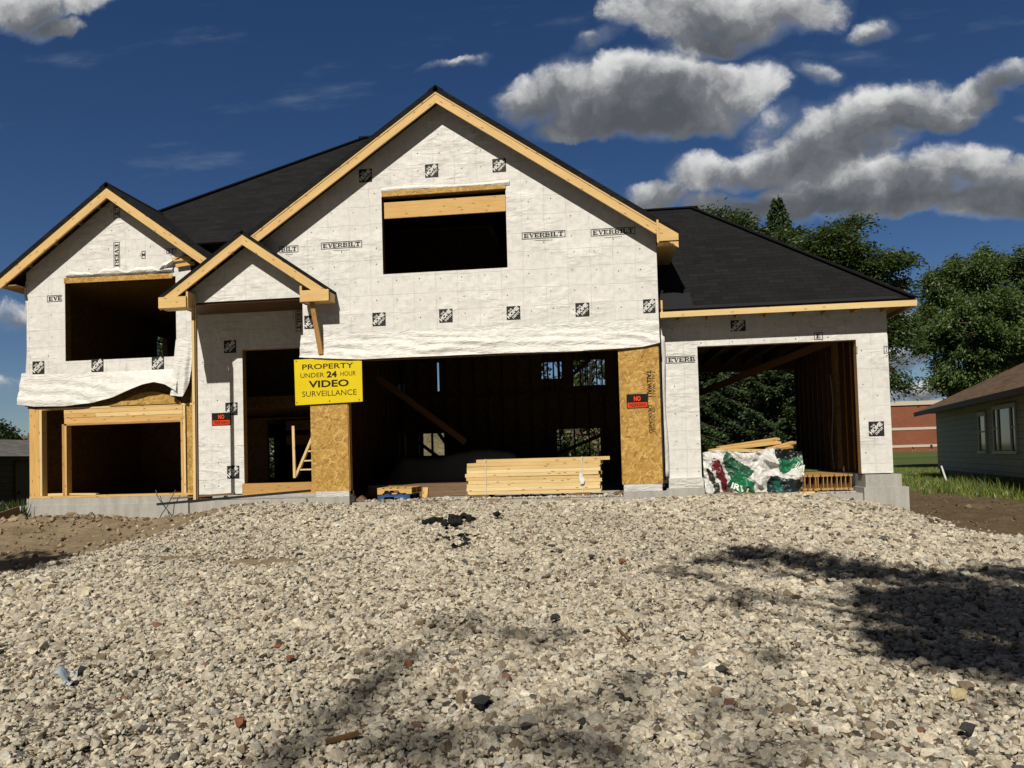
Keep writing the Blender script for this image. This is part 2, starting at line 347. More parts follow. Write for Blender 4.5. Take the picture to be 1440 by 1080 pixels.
# ------------------------------------------------------------------ materials
def mat_lumber(name, base, dark, knots=True, rough=.65):
    m = bpy.data.materials.new(name); s = NT(nodes(m)); uv = s.uv()
    g = s.noise(s.mapping(uv, (1.2, 26, 1)), 3.0, 5, .6, .6)
    g2 = s.noise(s.mapping(uv, (.5, 5, 1)), 2.0, 3, .5)
    c = s.ramp(g, [(.3, dark), (.55, base), (.8, tuple(min(1, q*1.18) for q in base))])
    c = s.mix(s.math('MULTIPLY', g2, .5), c, tuple(q*.72 for q in base), 'MULTIPLY') if False else s.mix(.35, c, s.ramp(g2, [(.3, tuple(q*.7 for q in base)), (.7, tuple(min(1, q*1.15) for q in base))]))
    if knots:
        v = s.n('ShaderNodeTexVoronoi', voronoi_dimensions='2D', ins={'Vector': s.mapping(uv, (3.2, 11.0, 1)), 'Scale': 1.0}); 
        k = s.ramp(v.outputs['Distance'], [(.0, (1, 1, 1)), (.06, (.9, .9, .9)), (.13, (0, 0, 0))])
        k = s.math('MULTIPLY', k, s.math('GREATER_THAN', s.n('ShaderNodeSeparateColor', ins={'Color': v.outputs['Color']}).outputs[0], .45)); c = s.mix(s.math('MULTIPLY', k, .8), c, (.17, .07, .022))
    s.out(c, rough, s.bump(g, .25, .004)); return m
M_PINE = mat_lumber('pine', (.70, .44, .165), (.54, .30, .095))
M_FASCIA = mat_lumber('fascia_pine', (.75, .51, .22), (.60, .37, .13))
M_SHADED_DARK = mat_lumber('shaded_framing_dark_wood', (.13, .066, .027), (.09, .044, .017))  # framing colour darkened to carry indoor shade; also the dark splinter's wood
M_PALE = mat_lumber('pale_spruce', (.80, .60, .30), (.66, .44, .18))
M_FRAME = mat_lumber('framing_fir', (.50, .29, .10), (.36, .18, .055))
M_OLD = mat_lumber('weathered_wood', (.20, .13, .075), (.12, .075, .04))
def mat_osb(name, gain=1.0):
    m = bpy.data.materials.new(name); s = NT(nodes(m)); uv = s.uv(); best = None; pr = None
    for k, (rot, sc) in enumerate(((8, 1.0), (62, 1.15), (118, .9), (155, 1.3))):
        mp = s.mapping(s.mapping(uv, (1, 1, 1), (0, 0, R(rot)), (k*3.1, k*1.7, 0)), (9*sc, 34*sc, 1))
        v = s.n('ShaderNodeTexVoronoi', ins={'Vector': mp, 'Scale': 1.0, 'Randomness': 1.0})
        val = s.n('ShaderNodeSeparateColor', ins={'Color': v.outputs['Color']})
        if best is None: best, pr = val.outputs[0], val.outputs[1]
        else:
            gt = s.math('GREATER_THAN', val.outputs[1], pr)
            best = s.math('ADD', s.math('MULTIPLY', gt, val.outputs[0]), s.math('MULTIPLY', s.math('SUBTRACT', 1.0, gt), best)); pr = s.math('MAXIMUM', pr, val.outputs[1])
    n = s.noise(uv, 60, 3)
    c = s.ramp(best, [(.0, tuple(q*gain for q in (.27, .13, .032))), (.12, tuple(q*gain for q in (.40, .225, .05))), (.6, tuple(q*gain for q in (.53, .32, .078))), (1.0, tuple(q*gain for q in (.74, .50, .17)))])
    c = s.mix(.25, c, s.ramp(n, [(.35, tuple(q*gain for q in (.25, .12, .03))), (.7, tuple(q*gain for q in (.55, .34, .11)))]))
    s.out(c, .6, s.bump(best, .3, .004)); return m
M_OSB = mat_osb('strand_board'); M_OSB_SHADED = mat_osb('shaded_strand_board', .30)  # second board: same strands, colour darkened to carry indoor shade
def mat_wrap(name, base=.79, lines=True):
    m = bpy.data.materials.new(name); s = NT(nodes(m)); uv = s.uv()
    f = s.noise(uv, 9, 6, .65); f2 = s.noise(uv, 1.3, 4, .6); fine = s.noise(uv, 70, 3, .6)
    c = s.ramp(f, [(.3, (base*.83, base*.82, base*.80)), (.55, (base, base*.99, base*.97)), (.8, (base*1.06, base*1.05, base*1.03))])
    c = s.mix(s.math('MULTIPLY', s.ramp(f2, [(.35, (1, 1, 1)), (.6, (0, 0, 0))]), .3), c, (base*.80, base*.78, base*.75))
    wr = s.noise(s.mapping(uv, (1.3, 4.2, 1), (0, 0, R(35)), ), 2.0, 4, .5, 1.2)
    wr2 = s.noise(s.mapping(uv, (5.0, 1.3, 1), (0, 0, R(-20))), 1.6, 4, .6, 1.5)
    # creases show only in patches where the sheet is slack
    pat = s.n('ShaderNodeMapRange', interpolation_type='SMOOTHSTEP', ins={'Value': s.noise(uv, .9, 3), 'From Min': .45, 'From Max': .65}).outputs[0]
    hgt = s.math('ADD', s.math('MULTIPLY', wr, s.math('MULTIPLY_ADD', pat, .9, .12)), s.math('MULTIPLY', wr2, s.math('MULTIPLY_ADD', pat, .5, .1)))
    if not lines:   # slack sheet: sharp creases
        cr = s.noise(s.mapping(uv, (1.0, 3.2, 1), (0, 0, R(8))), 3.2, 3, .55, .8); cr = s.math('ABSOLUTE', s.math('SUBTRACT', cr, .5)); hgt = s.math('SUBTRACT', hgt, s.math('MULTIPLY', s.math('SUBTRACT', 1.0, s.math('MULTIPLY', cr, 9.0, clamp=True)), .22))
    if lines:   # sheathing joints and studs read through the membrane as faint pressed lines
        uw = s.n('ShaderNodeVectorMath', operation='ADD', ins={0: uv, 1: s.n('ShaderNodeVectorMath', operation='SCALE', ins={0: s.noise(uv, 3, 2, out=1), 'Scale': .07}).outputs[0]}).outputs[0]
        b = s.n('ShaderNodeTexBrick', ins={'Vector': uw, 'Scale': 1.0, 'Mortar Size': .005, 'Mortar Smooth': .6, 'Brick Width': .405, 'Row Height': .335, 'Bias': 0.0}); b.offset = 0.0
        lf = s.math('MULTIPLY', b.outputs['Fac'], s.ramp(s.noise(uv, 2.2, 4), [(.40, (0, 0, 0)), (.60, (1, 1, 1))]))
        c = s.mix(s.math('MULTIPLY', lf, .5), c, (base*.55, base*.54, base*.53))
        hgt = s.math('SUBTRACT', hgt, s.math('MULTIPLY', b.outputs['Fac'], .12))
    hgt = s.math('ADD', hgt, s.math('MULTIPLY', fine, .05))
    s.out(c, .55, s.bump(hgt, .62, .045), spec=.25); return m
M_WRAP = mat_wrap('house_wrap'); M_SHEET = mat_wrap('loose_wrap', .80, False)
def mat_plain(name, col, rough=.6, spec=.3, var=.12, scale=12, metallic=0):
    m = bpy.data.materials.new(name); s = NT(nodes(m)); n = s.noise(s.obj(), scale, 5, .6)
    c = s.ramp(n, [(.3, tuple(q*(1-var) for q in col)), (.7, tuple(min(1, q*(1+var)) for q in col))])
    s.out(c, rough, s.bump(n, .1, .01), spec, metallic); return m
M_BLACK = mat_plain('black_print', (.02, .02, .021), .6); M_WHITE = mat_plain('white_print', (.74, .74, .72), .6)
M_TAPE = mat_plain('dark_membrane', (.02, .02, .022), .5)
M_YEL = mat_plain('yellow_sign', (.78, .60, .012), .35, .4, .04, 3); M_ORANGE = mat_plain('orange_print', (.80, .075, .02), .4, .3, .05)
M_SIGNK = mat_plain('sign_black', (.012, .012, .012), .4); M_INK = mat_plain('brown_black_ink', (.02, .014, .008), .5)
M_RED = mat_plain('red_brick', (.22, .085, .05), .9, .1, .25, 30)
def mat_concrete(name='concrete'):
    m = bpy.data.materials.new(name); s = NT(nodes(m)); p = s.obj()
    n = s.noise(p, 2.5, 7, .65); n2 = s.noise(p, 45, 4, .6); st = s.noise(s.mapping(p, (4, 4, .6)), 1.5, 5, .6)
    c = s.ramp(n, [(.3, (.33, .325, .31)), (.55, (.43, .425, .405)), (.75, (.50, .49, .46))])
    c = s.mix(.45, c, s.ramp(st, [(.35, (.27, .26, .235)), (.65, (.56, .55, .51))])); c = s.mix(.2, c, s.ramp(n2, [(.35, (.25, .25, .24)), (.6, (.5, .5, .48))]))
    s.out(c, .85, s.bump(s.math('ADD', n, s.math('MULTIPLY', n2, .3)), .35, .02), .2); return m
M_CONC = mat_concrete()
def mat_shingle(name, a, b, warm=False):
    m = bpy.data.materials.new(name); s = NT(nodes(m)); uv = s.uv()
    br = s.n('ShaderNodeTexBrick', ins={'Vector': uv, 'Color1': (0, 0, 0, 1), 'Color2': (1, 1, 1, 1), 'Mortar': (0, 0, 0, 1), 'Scale': 1.0, 'Mortar Size': .006, 'Mortar Smooth': .2, 'Brick Width': .30, 'Row Height': .14, 'Bias': 0}); br.offset = .37; br.offset_frequency = 2
    br2 = s.n('ShaderNodeTexBrick', ins={'Vector': s.mapping(uv, (1, 1, 1), (0, 0, 0), (.13, 0, 0)), 'Color1': (0, 0, 0, 1), 'Color2': (1, 1, 1, 1), 'Mortar': (0, 0, 0, 1), 'Scale': 1.0, 'Mortar Size': .004, 'Brick Width': .52, 'Row Height': .14, 'Bias': 0}); br2.offset = .61; br2.offset_frequency = 3
    n = s.noise(uv, 140, 3, .7); big = s.noise(uv, 1.2, 4)
    t = s.math('ADD', s.math('MULTIPLY', s.n('ShaderNodeSeparateColor', ins={'Color': br.outputs[0]}).outputs[0], .5), s.math('MULTIPLY', s.n('ShaderNodeSeparateColor', ins={'Color': br2.outputs[0]}).outputs[0], .3))
    t = s.math('ADD', t, s.math('MULTIPLY', s.math('SUBTRACT', n, .5), .7)); t = s.math('ADD', t, s.math('MULTIPLY', s.math('SUBTRACT', big, .5), .3))
    c = s.ramp(t, [(.0, a), (.8, b)])
    c = s.mix(s.math('MULTIPLY', br.outputs['Fac'], .7), c, tuple(q*.35 for q in a))
    h = s.math('ADD', s.math('MULTIPLY', t, .5), s.math('MULTIPLY', br.outputs['Fac'], -1.0))
    s.out(c, .9, s.bump(h, .6, .012), .25); return m
M_SHING = mat_shingle('charcoal_shingles', (.0042, .0045, .005), (.0125, .0132, .0145))
M_SHBR = mat_shingle('brown_shingles', (.085, .053, .031), (.185, .125, .078))

# ------------------------------------------------------------------ ground shape
def sstep(a, b, x): t = np.clip((x-a)/(b-a), 0, 1); return t*t*(3-2*t)
PY = [-40, -13.8, -10, -8, -6, -4, -2, -.5, .3]; PZ = [-.12, 0, .03, .12, .29, .48, .66, .76, .80]
def vnoise(x, y, sc, seed):
    r = np.random.default_rng(seed); T = r.random((64, 64)); x = np.asarray(x)*sc; y = np.asarray(y)*sc
    i = np.floor(x).astype(int); j = np.floor(y).astype(int); fx = x-i; fy = y-j; fx = fx*fx*(3-2*fx); fy = fy*fy*(3-2*fy)
    g = lambda a, b: T[a % 64, b % 64]
    return (g(i, j)*(1-fx)+g(i+1, j)*fx)*(1-fy) + (g(i, j+1)*(1-fx)+g(i+1, j+1)*fx)*fy
def fbm(x, y, sc, seed, o=4):
    return sum(vnoise(x, y, sc*2**k, seed+k)*.5**k for k in range(o)) / sum(.5**k for k in range(o)) - .5
def bump2(x, y, cx, cy, rx, ry): return np.exp(-(((x-cx)/rx)**2 + ((y-cy)/ry)**2))
LB = ([-12, -8, -5.5, -2.9, -1.5, -.3], [-12.5, -9.5, -7.0, -6.75, -6.6, -5.9])
RB = ([-40, -6, -2.75, -2.65, -1.2, -.3], [40, 40, 9.0, 4.75, 4.75, 5.15])
def gravel_mask(x, y):      # > 0 inside the gravel
    l = np.interp(y, *LB); r = np.interp(y, *RB)
    n = fbm(x, y, .9, 5)*.9
    d = np.minimum(np.minimum(x-l, r-x) + n, -.12-y)
    return d
def ground(x, y):
    x = np.asarray(x, float); y = np.asarray(y, float)
    z = np.interp(y, PY, PZ)
    far = sstep(1.0, 6.0, y); z = z*(1-far) + .30*far
    right = sstep(3.2, 6.2, x)*sstep(-9, -2.5, y); z = z*(1-right) + .30*right
    left = sstep(-6.0, -8.5, x)*sstep(-9.0, -4.0, y); z = z*(1-left) + np.minimum(z, .36+.25*sstep(-6, .2, y)*sstep(-16, -11, x))*left
    z = z + .16*bump2(x, y, -6.0, -1.0, 1.1, .8) + .10*bump2(x, y, -10.1, -.6, 1.6, .6) - .16*bump2(x, y, -8.5, .3, .7, .7) + .06*bump2(x, y, 2.2, -1.2, 2.2, .7) + .07*bump2(x, y, 4.5, -1.2, .7, .9)
    near = np.exp(-((x/14)**2 + ((y+5)/12)**2))
    z = z + near*(fbm(x, y, .35, 11)*.10 + fbm(x, y, 1.6, 21)*.05)
    return z

def ground_hit(px, py):
    d = fw*FPX + rt*(px-720) - up*(py-CY); z = .3
    for _ in range(6): p = CAM + d*((z-EYE)/d.z); z = float(ground(p.x, p.y))
    return p
BARE = [(ground_hit(px, py), rx, ry) for px, py, rx, ry in ((345, 780, .42, .28), (400, 772, .34, .2), (230, 783, .45, .16), (270, 779, .3, .14), (640, 745, .3, .12))]
def bare(x, y): return sum(bump2(x, y, g.x, g.y, rx, ry) for g, rx, ry in BARE)     # trampled earthy patches in the stone
# ------------------------------------------------------------------ house
HOUSE = thing('house_under_construction', 'unfinished gabled house in printed white wrap with black shingle roofs and open garages', 'house')
def part(mb, name, mats, parent=None, smooth=False): return mb.build(name, mats, HOUSE if parent is None else parent, smooth)
def strips(mb, xs, top, bot, holes, y0, y1, mat=0, edge=None):
    # wall in the plane of the facade: vertical strips under top(x), above bot(x), around rectangular holes (x0, x1, z0, z1)
    br = sorted(set(list(xs) + [h[0] for h in holes] + [h[1] for h in holes])); br = [b for b in br if xs[0] <= b <= xs[-1]]
    for a, b in zip(br[:-1], br[1:]):
        hs = sorted([h for h in holes if h[0] < (a+b)/2 < h[1]], key=lambda h: h[2]); lo = (bot(a), bot(b))
        for h in hs:
            if h[2] > max(lo)+1e-4: mb.prism([(a, lo[0]), (b, lo[1]), (b, h[2]), (a, h[2])], y0, y1, mat, None, edge)
            lo = (h[3], h[3])
        ta, tb = top(a), top(b)
        if max(ta-lo[0], tb-lo[1]) > 1e-3: mb.prism([(a, lo[0]), (b, lo[1]), (b, max(tb, lo[1]+.001)), (a, max(ta, lo[0]+.001))], y0, y1, mat, None, edge)
MAINX, MAINZ, MS = -2.73, 8.37, .685            # main gable apex (roof surface) and slope
main_roof = lambda x: MAINZ - MS*abs(x-MAINX)
BAYX, BAYZ, BS = -9.13, 7.03, .735
bay_roof = lambda x: BAYZ - BS*abs(x-BAYX)
PORX, PORZ, PS = -6.43, 5.93, .70
por_roof = lambda x: PORZ - PS*abs(x-PORX)
XL, XR = -11.02, 1.14                            # house corners
# --- concrete
def concrete():
    f = MB()
    f.box(-11.16, -7.69, -.09, .25, -.4, .92, 0, False); f.box(-11.0, -7.72, -.06, .25, .92, 1.055, 0, False)
    SET_BACK[0] = True; f.each('foundation_wall', M_CONC, HOUSE); SET_BACK[0] = False; f = MB()
    f.box(-7.62, -5.36, -.16, .90, -.4, .955, 0, False); f.box(-7.62, -5.36, .70, .91, .956, 1.0, 0, False)
    f.box(-5.40, -4.56, -.10, .3, -.4, .96, 0, False); f.box(.42, 1.20, -.05, .35, -.4, .93, 0, False)
    f.each('foundation_wall', M_CONC, HOUSE)
    f = MB(); f.box(1.20, 1.86, .22, .6, -.4, .955, 0, False); f.box(1.86, 4.56, .24, .6, -.4, .80, 0, False); f.box(4.56, 5.30, .16, .75, -.4, .90, 0, False); f.box(4.60, 5.20, .19, .75, .90, 1.12, 0, False)
    f.box(5.0, 5.2, .75, 4.6, -.4, 1.1, 0, False)
    f.each('garage_foundation', M_CONC, HOUSE)
    f = MB(); f.box(-4.56, .42, .0, 6.9, .3, .84, 0, False); f.box(1.2, 5.0, .6, 6.5, .3, .82, 0, False)
    f.each('floor_slab', M_CONC, HOUSE)
    f = MB()
    f.box(-5.20, -4.57, -.075, .2, .963, 1.065, 0, False); f.box(.43, 1.10, -.03, .2, .933, 1.055, 0, False); f.box(1.24, 1.85, .235, .5, .957, 1.14, 0, False)
    f.each('pier_footing', mat_wrap('sprayed_white', .66, False), HOUSE)
concrete()
# --- walls
WIN_M = (-3.86, -1.535, 5.05, 6.50); WIN_B = (-10.21, -7.93, 3.70, 5.24)
def walls():
    # gable wall over the garage
    w = MB()
    strips(w, (-7.0, MAINX, XR), lambda x: main_roof(x)-.20, lambda x: 4.72, [WIN_M], 0, .012, 0)
    w2 = MB(); strips(w2, (-5.42, XR), lambda x: 4.72, lambda x: 3.50, [], 0, .012, 0)
    for a in (w2,):
        o = len(w.v); w.v += a.v; w.f += [tuple(i+o for i in f) for f in a.f]; w.m += a.m; w.uv += a.uv
    for px, py in ((514, 247), (607, 240), (702, 232.5), (533, 449), (627, 444), (722, 440), (819, 435.5)): badge(w, px, py, -.003, 1, 2)
    badge(w, 913, 430.5, -.003, 1, 2, w=.215)
    X, Z = Vector((1, 0, 0)), Vector((0, 0, 1))
    for px, py in ((451.5, 351), (734, 337), (831, 332.5)): slab_print(w, 'EVERBILT', U(px, py, -.003), X, Z, 1)
    slab_print(w, 'BILT', U(393, 356, -.003), X, Z, 1, full='BILT', w=.37)
    nail(w, [(-5.2+.405*i+random.uniform(-.03, .03), 3.9+.335*j+random.uniform(-.03, .03)) for i in range(16) for j in range(12)], lambda x, z: z < main_roof(x)-.6 and z > 3.95 and not (WIN_M[0]-.03 < x < WIN_M[1]+.03 and WIN_M[2]-.03 < z < WIN_M[3]+.1), -.003, 1)
    part(w, 'gable_wall_wrap', [M_WRAP, M_BLACK, M_WHITE])
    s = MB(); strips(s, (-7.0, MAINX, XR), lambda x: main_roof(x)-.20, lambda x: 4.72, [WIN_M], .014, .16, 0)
    strips(s, (-5.40, XR), lambda x: 4.71, lambda x: 3.47, [], .014, .16, 0); part(s, 'gable_wall_sheathing', M_OSB_SHADED)
    # bay
    SET_BACK[0] = True
    b = MB(); strips(b, (XL, BAYX, -7.62), lambda x: min(bay_roof(x)-.17, 6.9), lambda x: 3.3, [WIN_B], 0, .012, 0)
    for px, py in ((54, 517), (137, 514), (222, 511)): badge(b, px, py, -.003, 1, 2)
    slab_print(b, 'EVE', U(66, 425, -.003), X, Z, 1)
    V = Vector((0, 0, -1))
    slab_print(b, 'EVERI', U(159.5, 341, -.003), V, X, 1, w=.80)
    slab_print(b, 'LT', U(159.5, 287, -.003), V, X, 1, full='LT', w=.28)
    slab_print(b, 'I', U(199, 353, -.003), V, X, 1, full='I', w=.15, h=.08); slab_print(b, 'IT', U(234, 357, -.003), X, Z, 1, full='IT', w=.2, h=.10)
    nail(b, [(-10.95+.42*i+random.uniform(-.05, .05), 3.42+.4*j+random.uniform(-.05, .05)) for i in range(9) for j in range(9)], lambda x, z: z < bay_roof(x)-.5 and not (WIN_B[0]-.05 < x < WIN_B[1]+.05 and WIN_B[2]-.05 < z < WIN_B[3]+.15), -.003, 1)
    part(b, 'bay_wall_wrap', [M_WRAP, M_BLACK, M_WHITE])
    s = MB(); strips(s, (XL, BAYX, -7.62), lambda x: min(bay_roof(x)-.17, 6.9), lambda x: 2.80, [WIN_B], .014, .16, 0); part(s, 'bay_wall_sheathing', M_OSB_SHADED)
    SET_BACK[0] = False
    # porch recess: back wall with the doorway
    p = MB(); strips(p, (-8.12, -5.2), lambda x: 4.80, lambda x: 1.02, [(-7.06, -5.25, 1.0, 3.91)], .92, .935, 0)
    for px, py in ((323.5, 487.5), (325.5, 575), (328, 664)): badge(p, px, py, .917, 1, 2, w=.258, h=.258)
    slab_print(p, 'EVERBILT', U(415, 411, .917), V, X, 1)
    nail(p, [(-7.9+.3*i, 1.2+.42*j+random.uniform(-.05, .05)) for i in range(3) for j in range(8)], lambda x, z: True, .917, 1)
    part(p, 'porch_wall_wrap', [M_WRAP, M_BLACK, M_WHITE])
    s = MB(); strips(s, (-8.1, -5.2), lambda x: 4.80, lambda x: 1.02, [(-7.06, -5.25, 1.0, 3.91)], .937, 1.08, 0); part(s, 'porch_wall_sheathing', M_FRAME)
    # porch front gable and soffit
    g = MB(); strips(g, (-7.96, PORX, -4.88), lambda x: por_roof(x)-.17, lambda x: 4.70, [], -.035, -.005, 0)
    badge(g, 437, 453, -.003, 1, 2)
    part(g, 'porch_gable_wrap', [M_WRAP, M_BLACK, M_WHITE])
    g = MB(); g.box(-7.95, -4.9, .0, .915, 4.66, 4.69, 0, False); part(g, 'porch_ceiling', M_SHADED_DARK)
    # third garage bay
    t = MB(); strips(t, (1.13, 1.24, 5.10), lambda x: 4.05, lambda x: 1.14, [(1.83, 4.575, .9, 3.50)], .30, .312, 0)
    badge(t, 1038, 458, .297, 1, 2, w=.26, h=.2); badge(t, 1232.5, 603, .297, 1, 2, w=.26, h=.26)
    slab_print(t, 'EVERB', U(937, 511.5, .297), X, Z, 1)
    slab_print(t, 'E', U(1145, 478, .297), X, Z, 1, full='E', w=.15, h=.13); slab_print(t, 'E', U(1200, 498, .297), X, Z, 1, full='E', w=.07, h=.13); slab_print(t, 'I', U(1243, 497, .297), X, Z, 1, full='I', w=.09, h=.13)
    nail(t, [(1.4, 1.3+.5*j) for j in range(6)]+[(1.78, 1.25+.5*j) for j in range(5)]+[(4.66, 1.5+.6*j) for j in range(5)]+[(1.4+.6*i, 3.85) for i in range(6)]+[(1.9+.55*i, 3.56) for i in range(5)]+[(4.9, 2.5), (4.75, 1.9)], lambda x, z: True, .297, 1)
    part(t, 'garage_wall_wrap', [M_WRAP, M_BLACK, M_WHITE])
    s = MB(); strips(s, (1.2, 5.10), lambda x: 4.05, lambda x: 1.14, [(1.83, 4.575, .9, 3.50)], .314, .46, 0); part(s, 'garage_wall_sheathing', M_FRAME)
def nail(mb, pts, ok, y, mat):
    for x, z in pts:
        if ok(x, z):
            r = random.uniform(.008, .012); mb.face([(x+r*math.cos(a*math.pi/3), y, z+r*math.sin(a*math.pi/3)) for a in range(6)], mat, uv=[(0, 0)]*6)
walls()
# --- OSB piers either side of the big garage opening
def piers():
    a = MB(); a.box(-5.30, -4.585, -.022, .12, 1.068, 3.6, 0, False); a.box(-4.60, -4.57, .0, .14, 1.0, 3.5, 1)
    part(a, 'strand_board_pier', [M_OSB, M_FRAME])
    b = MB(); b.box(.405, 1.115, -.022, .12, 1.058, 3.55, 0, False)
    V, X = Vector((0, 0, -1)), Vector((1, 0, 0))
    for txt, px, py, ln, h, bo in (('TALLWALL', 909, 521, .50, .085, .03), ('TALLWALL', 916.5, 521, .50, .05, 0), ('DESIGNED', 911.5, 570, .5, .06, .02), ('FOR STUD WALL', 917, 572, .46, .045, 0)):
        put(b, glyphs(txt, bo), U(px, py, -.0245), V*ln, X*h, 1)
    part(b, 'strand_board_pier', [M_OSB, M_INK])
    c = MB(); c.box(1.117, 1.14, -.02, .3, 1.0, 3.52, 0, False); part(c, 'dark_corner_strip', M_TAPE)  # thin black strip down the pier's right corner
piers()
# --- roofs
def rake(mb, ax, az, ex, slope, y0, y1, drop, h, mat=0):
    ez = az - slope*abs(ex-ax)
    mb.off = (random.uniform(-9, 9), random.uniform(-9, 9)); d = (ex-ax, 0, ez-az)
    mb.prism([(ax, az-drop), (ex, ez-drop), (ex, ez-drop-h), (ax, az-drop-h)], y0, y1, mat, d); mb.off = (0, 0)
def gable_roof(name, ax, az, slope, xl, xr, y0, y1, t=.045):
    r = MB()
    for ex in (xl, xr):
        ez = az - slope*abs(ex-ax)
        r.slab([(ax, y0, az), (ex, y0, ez), (ex, y1, ez), (ax, y1, az)], t, 0, 1)
    d = .14; 
    for sg in (-1, 1): r.slab([(ax, y0-.004, az+.016), (ax+sg*d, y0-.004, az+.016-slope*d), (ax+sg*d, y1, az+.016-slope*d), (ax, y1, az+.016)], .012, 0, 0)
    return part(r, name, [M_SHING, M_OSB_SHADED])
def roofs():
    # main gable
    ro = gable_roof('gable_roof', MAINX, MAINZ, MS, -6.42, 1.53, -.30, 7.3, .095)
    for ex in (-6.33, 1.50):
        k = MB(); rake(k, MAINX, MAINZ, ex, MS, -.29, -.25, .105, .205); rake(k, MAINX, MAINZ, ex, MS, -.299, -.2905, .105, .04)
        part(k, 'rake_board', M_FASCIA)
    k = MB()
    for sx in (-1, 1):
        for i in range(1, 12):
            x = MAINX + sx*i*.42
            if x > 1.2 or x < -6.2: continue
            z = main_roof(x)-.10; k.bar((x, -.25, z-.02), (x, .0, z-.02), .04, .07)
    k.each('lookout_block', M_FRAME, HOUSE)
    k = MB(); k.prism([(1.15, 5.29), (1.50, 5.29), (1.50, 5.40), (1.15, 5.63)], -.31, -.27, 0, (1, 0, 0)); k.box(1.15, 1.50, -.268, 7.2, 5.27, 5.285); k.box(1.475, 1.50, -.268, 7.2, 5.29, 5.44); k.box(1.13, 1.165, -.33, -.30, 5.26, 5.66)
    part(k, 'eave_return', M_FASCIA)
    # bay gable
    SET_BACK[0] = True
    gable_roof('bay_roof', BAYX, BAYZ, BS, -11.5, -6.9, -.30, 1.8, .08)
    for ex in (-11.48, -7.02):
        k = MB(); rake(k, BAYX, BAYZ, ex, BS, -.29, -.25, .09, .20); part(k, 'rake_board', M_FASCIA)
    k = MB()
    for x in (-10.9, -10.35, -9.85, -9.45, -8.75, -8.2, -7.7):
        z = bay_roof(x)-.12; k.bar((x, -.25, z), (x, .0, z), .04, .08)
    k.each('lookout_block', M_FRAME, HOUSE)
    k = MB(); k.box(-11.46, -11.03, -.25, 2, 5.17, 5.185); part(k, 'soffit_board', M_FRAME)
    SET_BACK[0] = False
    # porch gable
    gable_roof('porch_roof', PORX, PORZ, PS, -8.08, -4.76, -.34, 1.2, .055)
    for ex in (-8.06, -4.78):
        k = MB(); rake(k, PORX, PORZ, ex, PS, -.33, -.29, .065, .195); part(k, 'rake_board', M_FASCIA)
    for x0, x1, xi, ze in ((-8.06, -7.52, -7.52, por_roof(-8.06)), (-5.32, -4.78, -5.32, por_roof(-4.78))):
        k = MB(); z1 = ze-.05; lo = ze-.235
        k.box(x0, x1, -.375, -.335, lo, lo+.205); k.box(xi-.02, xi+.02, -.332, -.04, lo, lo+.30); k.box(x0, x0+.03 if x0 < -6 else x0+.03, -.332, -.04, lo, lo+.19)
        k.box(x1-.03, x1, -.332, .0, lo+.01, lo+.17); k.box(x0+.035, x1-.035, -.332, -.04, lo+.005, lo+.02)
        part(k, 'eave_return', M_FASCIA)
    k = MB()
    for x in (-7.5, -7.1, -6.75, -6.1, -5.75, -5.35): k.bar((x, -.29, por_roof(x)-.10), (x, -.04, por_roof(x)-.10), .04, .07)
    k.each('lookout_block', M_FRAME, HOUSE)
    # big hip behind
    SET_BACK[0] = True
    A, B = Vector((-5.7, 5.03, 9.83)), Vector((-4.4, 5.03, 9.83)); S = .8
    q = [Vector((-10.69, .1, 5.88)), Vector((-1.8, .1, 5.88)), Vector((-1.8, 9.96, 5.88)), Vector((-10.69, 9.96, 5.88))]
    r = MB(); r.slab([q[0], q[1], B, A], .04, 0, 1); r.slab([q[1], q[2], B], .04, 0, 1); r.slab([q[2], q[3], A, B], .04, 0, 1); r.slab([q[3], q[0], A], .04, 0, 1)
    r.bar(q[0]+Vector((0, 0, .01)), A+Vector((0, 0, .01)), .2, .03, 0, side=(1, -1, 0)); r.bar(A-Vector((.1, 0, 0)), B+Vector((.1, 0, 0)), .2, .03, 0)
    l2 = [(-11.5, 1.7, 5.285), (-10.69, 1.7, 5.88), (-10.69, 9.96, 5.88), (-11.5, 9.96, 5.285)]; r.slab(l2, .04, 0, 1)
    part(r, 'hip_roof', [M_SHING, M_OSB_SHADED])
    SET_BACK[0] = False
    # garage hip
    E1 = Vector((5.47, -.05, 4.13)); ap = Vector((2.28, 3.62, 4.13+.8*3.67)); ap2 = Vector((2.28, 3.72, ap.z)); L = 1.155
    lz = Vector((L, -.05, 4.13)); lr = Vector((L, 3.62, ap.z)); l3 = Vector((L, 3.72, ap.z)); rr = Vector((5.47, 7.4, 4.13)); rl = Vector((L, 7.4, 4.13))
    r = MB(); r.slab([lz, E1, ap, lr], .04, 0, 1); r.slab([E1, rr, ap2, ap], .04, 0, 1); r.slab([rr, rl, l3, ap2], .04, 0, 1); r.slab([lr, ap, ap2, l3], .03, 0, 1)
    r.bar(E1+Vector((0, 0, .014)), ap+Vector((0, 0, .014)), .22, .025, 0, side=(1, 1, 0))
    r.bar(lr+Vector((0, .05, .01)), ap+Vector((.1, .05, .01)), .24, .03, 0, side=(0, 1, 0))
    part(r, 'garage_roof', [M_SHING, M_OSB_SHADED])
    k = MB(); k.slab([(1.16, -.055, 4.134), (1.75, -.055, 4.134), (1.75, .42, 4.514), (1.16, .42, 4.514)], .006, 0); k.slab([(1.75, -.057, 4.13), (5.2, -.057, 4.13), (5.2, .02, 4.194), (1.75, .02, 4.194)], .005, 0); part(k, 'roof_underlayment', M_TAPE)
    k = MB(); k.box(1.16, 5.475, -.085, -.05, 3.985, 4.085); k.box(5.44, 5.475, -.049, 7.4, 3.985, 4.085); part(k, 'eave_fascia', M_PALE)
